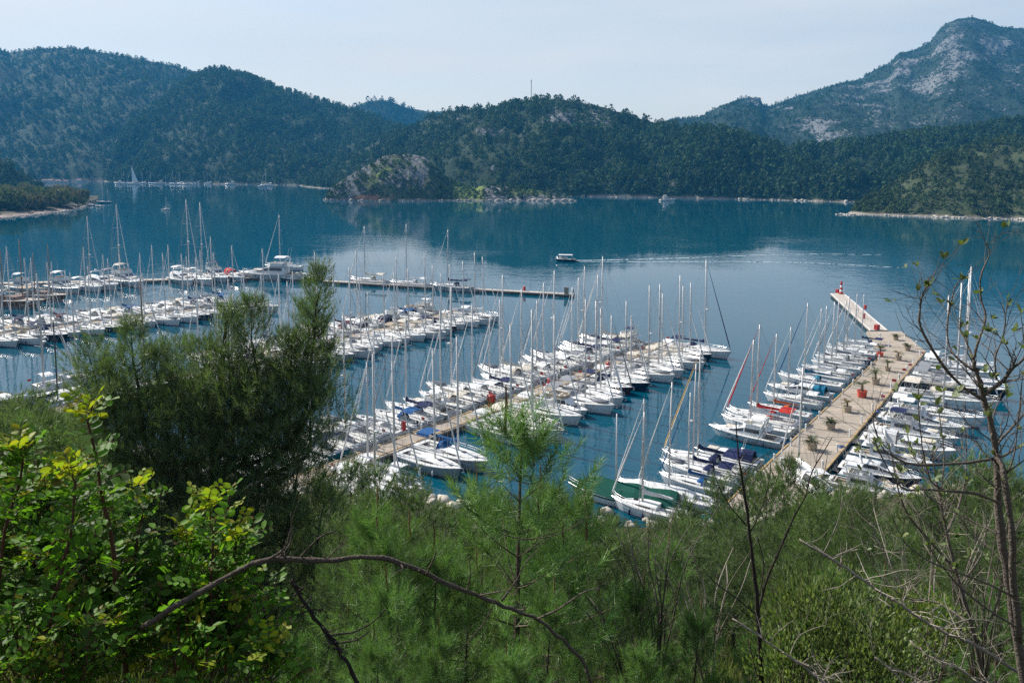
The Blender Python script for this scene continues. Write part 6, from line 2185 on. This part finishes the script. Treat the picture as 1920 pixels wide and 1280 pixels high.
A5 = 5.6
bp = lambda *pts: [(x, y, A5 + dz) for (x, y, dz) in pts]
wood('bare_tree', [
    (bp((1925, 1290, 0), (1905, 1180, 0), (1885, 1060, 0), (1870, 940, 0), (1868, 853, 0), (1850, 764, 0), (1834, 706, 0), (1825, 674, 0)), .036, .012),
    (bp((1910, 1200, 0), (1900, 1060, -.1), (1892, 960, -.15), (1880, 880, -.1), (1868, 853, 0)), .026, .016),
    (bp((1845, 750, 0), (1800, 720, -.1), (1758, 670, -.2), (1726, 613, -.25), (1726, 577, -.25), (1728, 560, -.3), (1742, 520, -.3)), .012, .004),
    (bp((1836, 700, 0), (1800, 675, .1), (1780, 650, .2), (1776, 609, .25), (1790, 541, .3), (1806, 522, .3)), .010, .003),
    (bp((1825, 674, 0), (1834, 641, 0), (1848, 595, .05), (1839, 559, .1), (1839, 519, .1), (1855, 476, .15), (1848, 454, .15)), .010, .003),
    (bp((1843, 740, 0), (1875, 718, -.1), (1900, 690, -.2), (1935, 660, -.3)), .014, .008),
    (bp((1868, 712, -.1), (1866, 670, -.1), (1880, 634, -.1), (1886, 590, -.1), (1889, 560, -.1)), .007, .003),
    (bp((1825, 674, 0), (1812, 640, .1), (1800, 615, .2), (1803, 575, .2)), .007, .003),
    (bp((1866, 835, 0), (1895, 805, .1), (1925, 770, .2)), .010, .006),
    (bp((1868, 860, 0), (1890, 850, .1), (1925, 828, .2)), .010, .006),
    (bp((1862, 860, 0), (1800, 868, -.1), (1719, 871, -.2), (1680, 858, -.3), (1654, 838, -.3), (1640, 800, -.3), (1636, 780, -.3)), .010, .003),
    (bp((1878, 945, 0), (1830, 925, -.2), (1777, 920, -.3), (1730, 917, -.4), (1690, 913, -.5), (1655, 860, -.5), (1640, 825, -.5)), .010, .003),
    (bp((1770, 918, -.3), (1745, 900, -.3), (1732, 850, -.3), (1724, 790, -.4), (1722, 720, -.4)), .006, .003),
    (bp((1765, 918, -.3), (1770, 860, -.2), (1763, 790, -.2), (1752, 740, -.1)), .005, .002),
    (bp((1895, 1010, 0), (1840, 985, .2), (1790, 960, .3), (1740, 930, .4), (1700, 880, .4)), .007, .003),
    (bp((1905, 1120, 0), (1830, 1085, -.3), (1760, 1060, -.5), (1700, 1020, -.6), (1670, 960, -.6)), .009, .003),
    (bp((1915, 1180, 0), (1850, 1140, -.3), (1790, 1090, -.4), (1740, 1020, -.5), (1720, 960, -.5)), .009, .003),
    (bp((1900, 1080, 0), (1860, 1030, .3), (1820, 1000, .4), (1790, 950, .4)), .006, .002),
    (bp((1880, 900, 0), (1900, 860, -.2), (1910, 780, -.2), (1918, 700, -.2)), .006, .003)],
    M['bark_pale'], 'bare branching tree with sparse pale leaves at the right edge', 'tree', 190, .42, 300, LEAF_P, .066, 71, twig_mat=M['bark_pale'])

A5 = 6.6
wood('bare_tree', [
    (bp((1850, 1300, 0), (1825, 1190, 0), (1795, 1080, 0), (1775, 1000, 0), (1762, 930, 0), (1748, 850, 0)), .022, .006),
    (bp((1790, 1065, 0), (1740, 1010, -.2), (1700, 960, -.3), (1680, 900, -.3), (1672, 850, -.3)), .011, .003), (bp((1775, 1000, 0), (1800, 940, .2), (1812, 880, .3), (1810, 810, .3)), .010, .003),
    (bp((1762, 930, 0), (1740, 890, .2), (1710, 850, .3), (1700, 800, .3)), .007, .003), (bp((1820, 1170, 0), (1760, 1130, .3), (1700, 1120, .4), (1650, 1080, .5), (1625, 1030, .5)), .010, .003),
    (bp((1830, 1210, 0), (1870, 1130, -.2), (1880, 1050, -.3), (1872, 980, -.3)), .009, .003), (bp((1800, 1095, 0), (1840, 1040, .2), (1850, 980, .2), (1845, 920, .2)), .007, .003)],
    M['bark_pale'], 'slender second bare tree just left of the larger bare tree', 'tree', 150, .42, 150, LEAF_P, .062, 77, twig_mat=M['twig_pale'])
A = 4.1
bq = lambda *pts: [(x, y, A + dz) for (x, y, dz) in pts]
wood('dead_branch', [
    (bq((266, 1176, .0), (330, 1135, -.1), (420, 1085, 0), (490, 1052, 0), (540, 1048, .05), (610, 1051, .1), (700, 1045, .15), (770, 1062, .2), (835, 1092, .25), (900, 1118, .3), (960, 1142, .35), (1010, 1162, .4), (1045, 1190, .4), (1090, 1235, .4), (1110, 1290, .4)), .0155, .009),
    (bq((505, 1047, 0), (535, 1025, -.05), (545, 990, -.05)), .007, .003), (bq((520, 1046, 0), (545, 1015, .1), (545, 960, .1)), .005, .002),
    (bq((560, 1048, .1), (590, 1015, 0), (615, 998, 0), (640, 1005, 0)), .007, .002), (bq((615, 1045, .1), (640, 1020, .1), (660, 998, .1)), .004, .002),
    (bq((800, 1075, .2), (812, 1050, .1), (818, 1030, .1)), .006, .003), (bq((875, 1108, .3), (882, 1075, .3), (880, 1050, .3)), .005, .002),
    (bq((940, 1126, .3), (970, 1085, .3), (985, 1055, .3), (1010, 1030, .3)), .006, .002), (bq((900, 1115, .3), (940, 1108, .2), (958, 1104, .2)), .005, .002),
    (bq((1005, 1160, .4), (1050, 1140, .3), (1090, 1112, .3), (1125, 1102, .3)), .006, .003), (bq((925, 1135, .3), (905, 1170, .3), (880, 1200, .3), (850, 1230, .3)), .004, .002),
    (bq((940, 1000, .5), (985, 1010, .5), (1050, 1000, .5), (1110, 965, .5)), .004, .002)],
    M['bark'], 'curved grey dead branch arching across the foreground', 'branch', 24, .16, 0, seed=72, twig_up=.3)
wood('dead_branch', [
    (bq((545, 1085, .3), (565, 1120, .3), (600, 1170, .3), (625, 1205, .3), (655, 1250, .3), (670, 1290, .3)), .010, .013),
    (bq((612, 1190, .3), (660, 1185, .25), (700, 1165, .2), (722, 1142, .2)), .006, .003), (bq((620, 1205, .3), (665, 1200, .2), (690, 1185, .2)), .007, .003), (bq((560, 1110, .3), (545, 1060, .3), (548, 1035, .3)), .004, .002)],
    M['bark_dark'], 'dark knobbly dead branch at the bottom left of the middle', 'branch', 14, .12, 0, seed=73, twig_up=.2)

A = 7.0
wood('dead_sapling', [
    (bq((1428, 1300, 0), (1424, 1200, 0), (1418, 1110, 0), (1410, 1040, 0), (1403, 980, 0), (1392, 900, 0), (1384, 850, 0), (1380, 790, 0)), .022, .005),
    (bq((1422, 1150, 0), (1436, 1090, .1), (1462, 1030, .1), (1488, 970, .1), (1510, 930, .1), (1522, 885, .2), (1560, 820, .2)), .012, .004),
    (bq((1420, 1130, 0), (1432, 1060, .2), (1420, 1005, .2)), .008, .004),
    (bq((1400, 985, 0), (1370, 950, -.1), (1350, 915, -.2), (1340, 890, -.2)), .006, .003), (bq((1405, 1000, 0), (1425, 960, 0), (1440, 910, .1), (1445, 870, .1)), .006, .003),
    (bq((1392, 905, 0), (1360, 870, .1), (1330, 850, .1)), .004, .002), (bq((1390, 890, 0), (1420, 862, .1), (1450, 845, .1)), .004, .002), (bq((1385, 858, 0), (1410, 840, 0), (1440, 790, 0), (1465, 720, 0)), .003, .0015),
    (bq((1510, 930, .1), (1490, 905, 0), (1478, 870, 0)), .004, .002), (bq((1512, 925, .1), (1540, 905, .2), (1552, 850, .2)), .004, .002),
    (bq((1422, 1155, 0), (1380, 1120, -.2), (1345, 1095, -.3), (1325, 1075, -.3)), .007, .003), (bq((1424, 1200, 0), (1470, 1160, .2), (1500, 1125, .2)), .005, .002)],
    M['bark_dark'], 'dark leafless sapling standing before the palm pier', 'tree', 40, .3, 0, seed=74)
A = 6.0
wood('bare_branch', [
    (bq((1500, 1012, .6), (1560, 1048, .5), (1620, 1088, .4), (1690, 1135, .3), (1760, 1180, .2), (1840, 1215, .1), (1925, 1270, 0)), .008, .013),
    (bq((1545, 1035, .5), (1570, 980, .5), (1580, 930, .5)), .005, .002), (bq((1620, 1088, .4), (1680, 1100, .3), (1720, 1080, .2)), .005, .002), (bq((1690, 1135, .3), (1700, 1070, .3), (1680, 1020, .3)), .005, .002),
    (bq((1760, 1180, .2), (1820, 1160, .2), (1880, 1170, .2)), .006, .003)],
    M['twig_pale'], 'long pale bare branch slanting down to the lower right corner', 'branch', 60, .34, 0, seed=75)
wood('bare_branch', [
    (bq((1375, 1160, .4), (1430, 1195, .3), (1480, 1230, .2), (1530, 1265, .1), (1570, 1300, 0)), .006, .012), (bq((1640, 1230, .3), (1680, 1265, .2), (1710, 1300, .1)), .006, .010), (bq((1640, 1230, .3), (1632, 1180, .3), (1645, 1140, .3)), .005, .002),
    (bq((1705, 1200, .3), (1740, 1230, .2), (1800, 1255, .1), (1870, 1300, .1)), .006, .010), (bq((1480, 1230, .2), (1500, 1190, .3), (1550, 1170, .3)), .004, .002)],
    M['twig_pale'], 'pale bare branches along the bottom right edge', 'branch', 60, .32, 0, seed=76)
A = 9.0
for i, (x, y, hh, lb) in enumerate([(1230, 1260, 300, 'thin bare twiggy sapling right of the young pines'), (1330, 1290, 260, 'bare pale twiggy bush left of the dark sapling'), (1180, 1290, 200, 'low bare twigs under the curved dead branch'), (1750, 1290, 330, 'tangle of thin bare stems left of the bare tree'), (1840, 1280, 380, 'upright thin bare stems beside the bare tree trunk')]):
    r = random.Random(i + 40)
    paths = []
    for k in range(11):
        dx = r.uniform(-120, 120)
        paths.append((bq((x + dx * .1, y, 0), (x + dx * .35 + r.uniform(-10, 10), y - hh * .35, r.uniform(-.3, .3)), (x + dx * .7 + r.uniform(-15, 15), y - hh * .7, r.uniform(-.5, .5)), (x + dx * 1.2, y - hh * r.uniform(.8, 1.05), r.uniform(-.6, .6))), .011, .003))
    wood('bare_bush', paths, M['twig_pale'] if i % 2 else M['bark_pale'], lb, 'bush', 70, .5, 0, seed=90 + i)


# ---- pale broadleaf bush and low growth
def leafy_bush(px, py, Y, rx, rz, n, cols, ls, asp, label, seed, group=None):
    r = np.random.default_rng(seed)
    c = at(px, py, Y)
    gz = float(ground_z(c.x, c.y))
    root = empty('broadleaf_bush', (c.x, c.y, gz))
    m = MB(); rr = random.Random(seed)
    h = c.z - gz
    tip = []
    for k in range(16):
        a = rr.uniform(0, 6.28); q = rr.uniform(.2, 1) * rx
        e = Vector((math.cos(a) * q, math.sin(a) * q, h + rz * rr.uniform(.2, .9)))
        m.tube([(0, 0, -.1), (e.x * .3, e.y * .3, e.z * .5), tuple(e)], [.016, .010, .003], 5, False); tip.append(e)
    m.build('stems', M['bark'], root, kind='stuff')
    P = r.normal(0, 1, (n, 3)); P = unit(P) * (r.random((n, 1)) ** .45)
    lump = 1 + .25 * np.sin(P[:, :1] * 7 + 1) * np.cos(P[:, 2:] * 6)
    P = P * lump * np.array((rx, rx, rz)) + np.array((0, 0, h))
    D = unit(P - np.array((0, 0, h - rz)) + r.normal(0, .35, (n, 3)) * rx + np.array((0, 0, rz * .9)))
    N = unit(r.normal(0, 1, (n, 3)) + np.array((0, -.4, .6)))
    C = np.array(cols)[r.integers(0, len(cols), n)] * r.uniform(.65, 1.35, (n, 1))
    V, Q, CC = leaf_array(P, D, N, ls * r.uniform(.6, 1.2, n), C, r, asp)
    me = tri_mesh('foliage', V, Q, CC); me.materials.append(M['pale_leaf'])
    f_ = link('foliage', me, root); f_['kind'] = 'stuff'
    tag(root, label, 'bush', group)


OL = [(.14, .19, .06), (.18, .225, .085), (.085, .13, .04)]
leafy_bush(1545, 1165, 7.4, .62, .5, 3600, OL, .06, .45, 'pale olive green broadleaf bush behind the bare branches', 81)
leafy_bush(1640, 1230, 6.8, .5, .35, 2000, OL, .055, .45, 'pale olive bush lower right of the larger olive bush', 82)
leafy_bush(1480, 1240, 7.0, .4, .3, 1400, OL, .055, .45, 'small olive bush at the foot of the dark sapling', 83)
leafy_bush(1720, 1170, 8.0, .5, .35, 1300, [(.10, .15, .03), (.16, .20, .04)], .05, .5, 'yellow green bush below the bare tree branches', 84)
GB = [(.05, .085, .025), (.075, .11, .035), (.035, .06, .02)]
rb = random.Random(17)
k = 0
while k < 60:
    px = rb.uniform(-60, 1980); Y = rb.uniform(7, 60)
    x = float(ray(px, 1000)[0]) * Y
    gz = float(ground_z(x, Y))
    _, py = proj(x, Y, gz + .5)
    if py > 1420: continue
    if float(proj(x, Y, gz + 1.6)[1]) < float(np.interp(px, skx, skyy)) + 15: continue
    s = min(2.2, .5 + Y * .03)
    leafy_bush(px, float(py), Y, s * .8, s * .6, int(260 + 500 / (1 + Y * .05)), GB, .05 + .0045 * Y, .5, 'low green bush filling gaps between pines on the slope', 300 + k, 'low bushes on the slope')
    k += 1


print('NBIG', NBIG, nl_, nl2_, 'TRIS', sum(len(m.polygons) for m in bpy.data.meshes))


def undergrowth():
    r = np.random.default_rng(8)
    n = 5200
    Y = 3.5 + 50 * r.random(n) ** 1.6
    px = r.uniform(-150, 2070, n)
    X = ray(px, np.full(n, 900))[0] * Y
    Z = ground_z(X, Y)
    nb = 9
    sz = (.12 + .010 * Y)[:, None] * r.uniform(.6, 1.6, (n, nb))
    a = r.random((n, nb)) * 6.283
    lean = r.uniform(.15, .8, (n, nb))
    d = np.stack([np.cos(a) * lean, np.sin(a) * lean, np.ones_like(a)], -1)
    base = np.stack([X, Y, Z - .02], -1)[:, None] + np.stack([r.normal(0, .12, (n, nb)), r.normal(0, .12, (n, nb)), np.zeros((n, nb))], -1)
    w = np.stack([-np.sin(a), np.cos(a), np.zeros_like(a)], -1) * (.010 + .0009 * Y)[:, None, None]
    T = np.stack([base - w, base + w, base + d * sz[..., None] * 2.2], 2).reshape(-1, 3)
    c = np.array((.075, .11, .03)) * r.uniform(.5, 1.5, (n, 1)) + np.array((.05, .02, .0)) * r.random((n, 1))
    me = tri_mesh('undergrowth', T, np.arange(len(T)).reshape(-1, 3), np.repeat(c, nb * 3, 0))
    me.materials.append(M['grass'])
    tag(link('undergrowth', me), kind='stuff')


undergrowth()

# ------------------------------------------------------------------ air
mb = MB()
zb, zt_ = -8.0, 520.0
mb.box((0, 1350, (zb + zt_) / 2), (13000, 4000, zt_ - zb))
hz = mb.build('haze', None)
hm = bpy.data.materials.new('air_haze'); hm.use_nodes = True
t = hm.node_tree; t.nodes.clear()
out = t.nodes.new('ShaderNodeOutputMaterial'); pv = t.nodes.new('ShaderNodeVolumePrincipled')
pv.inputs['Color'].default_value = (0.07, 0.45, 0.94, 1)
pv.inputs['Density'].default_value = HAZE
pv.inputs['Anisotropy'].default_value = 0.0
t.links.new(pv.outputs[0], out.inputs['Volume'])
hz.data.materials.append(hm)
tag(hz, kind='stuff')
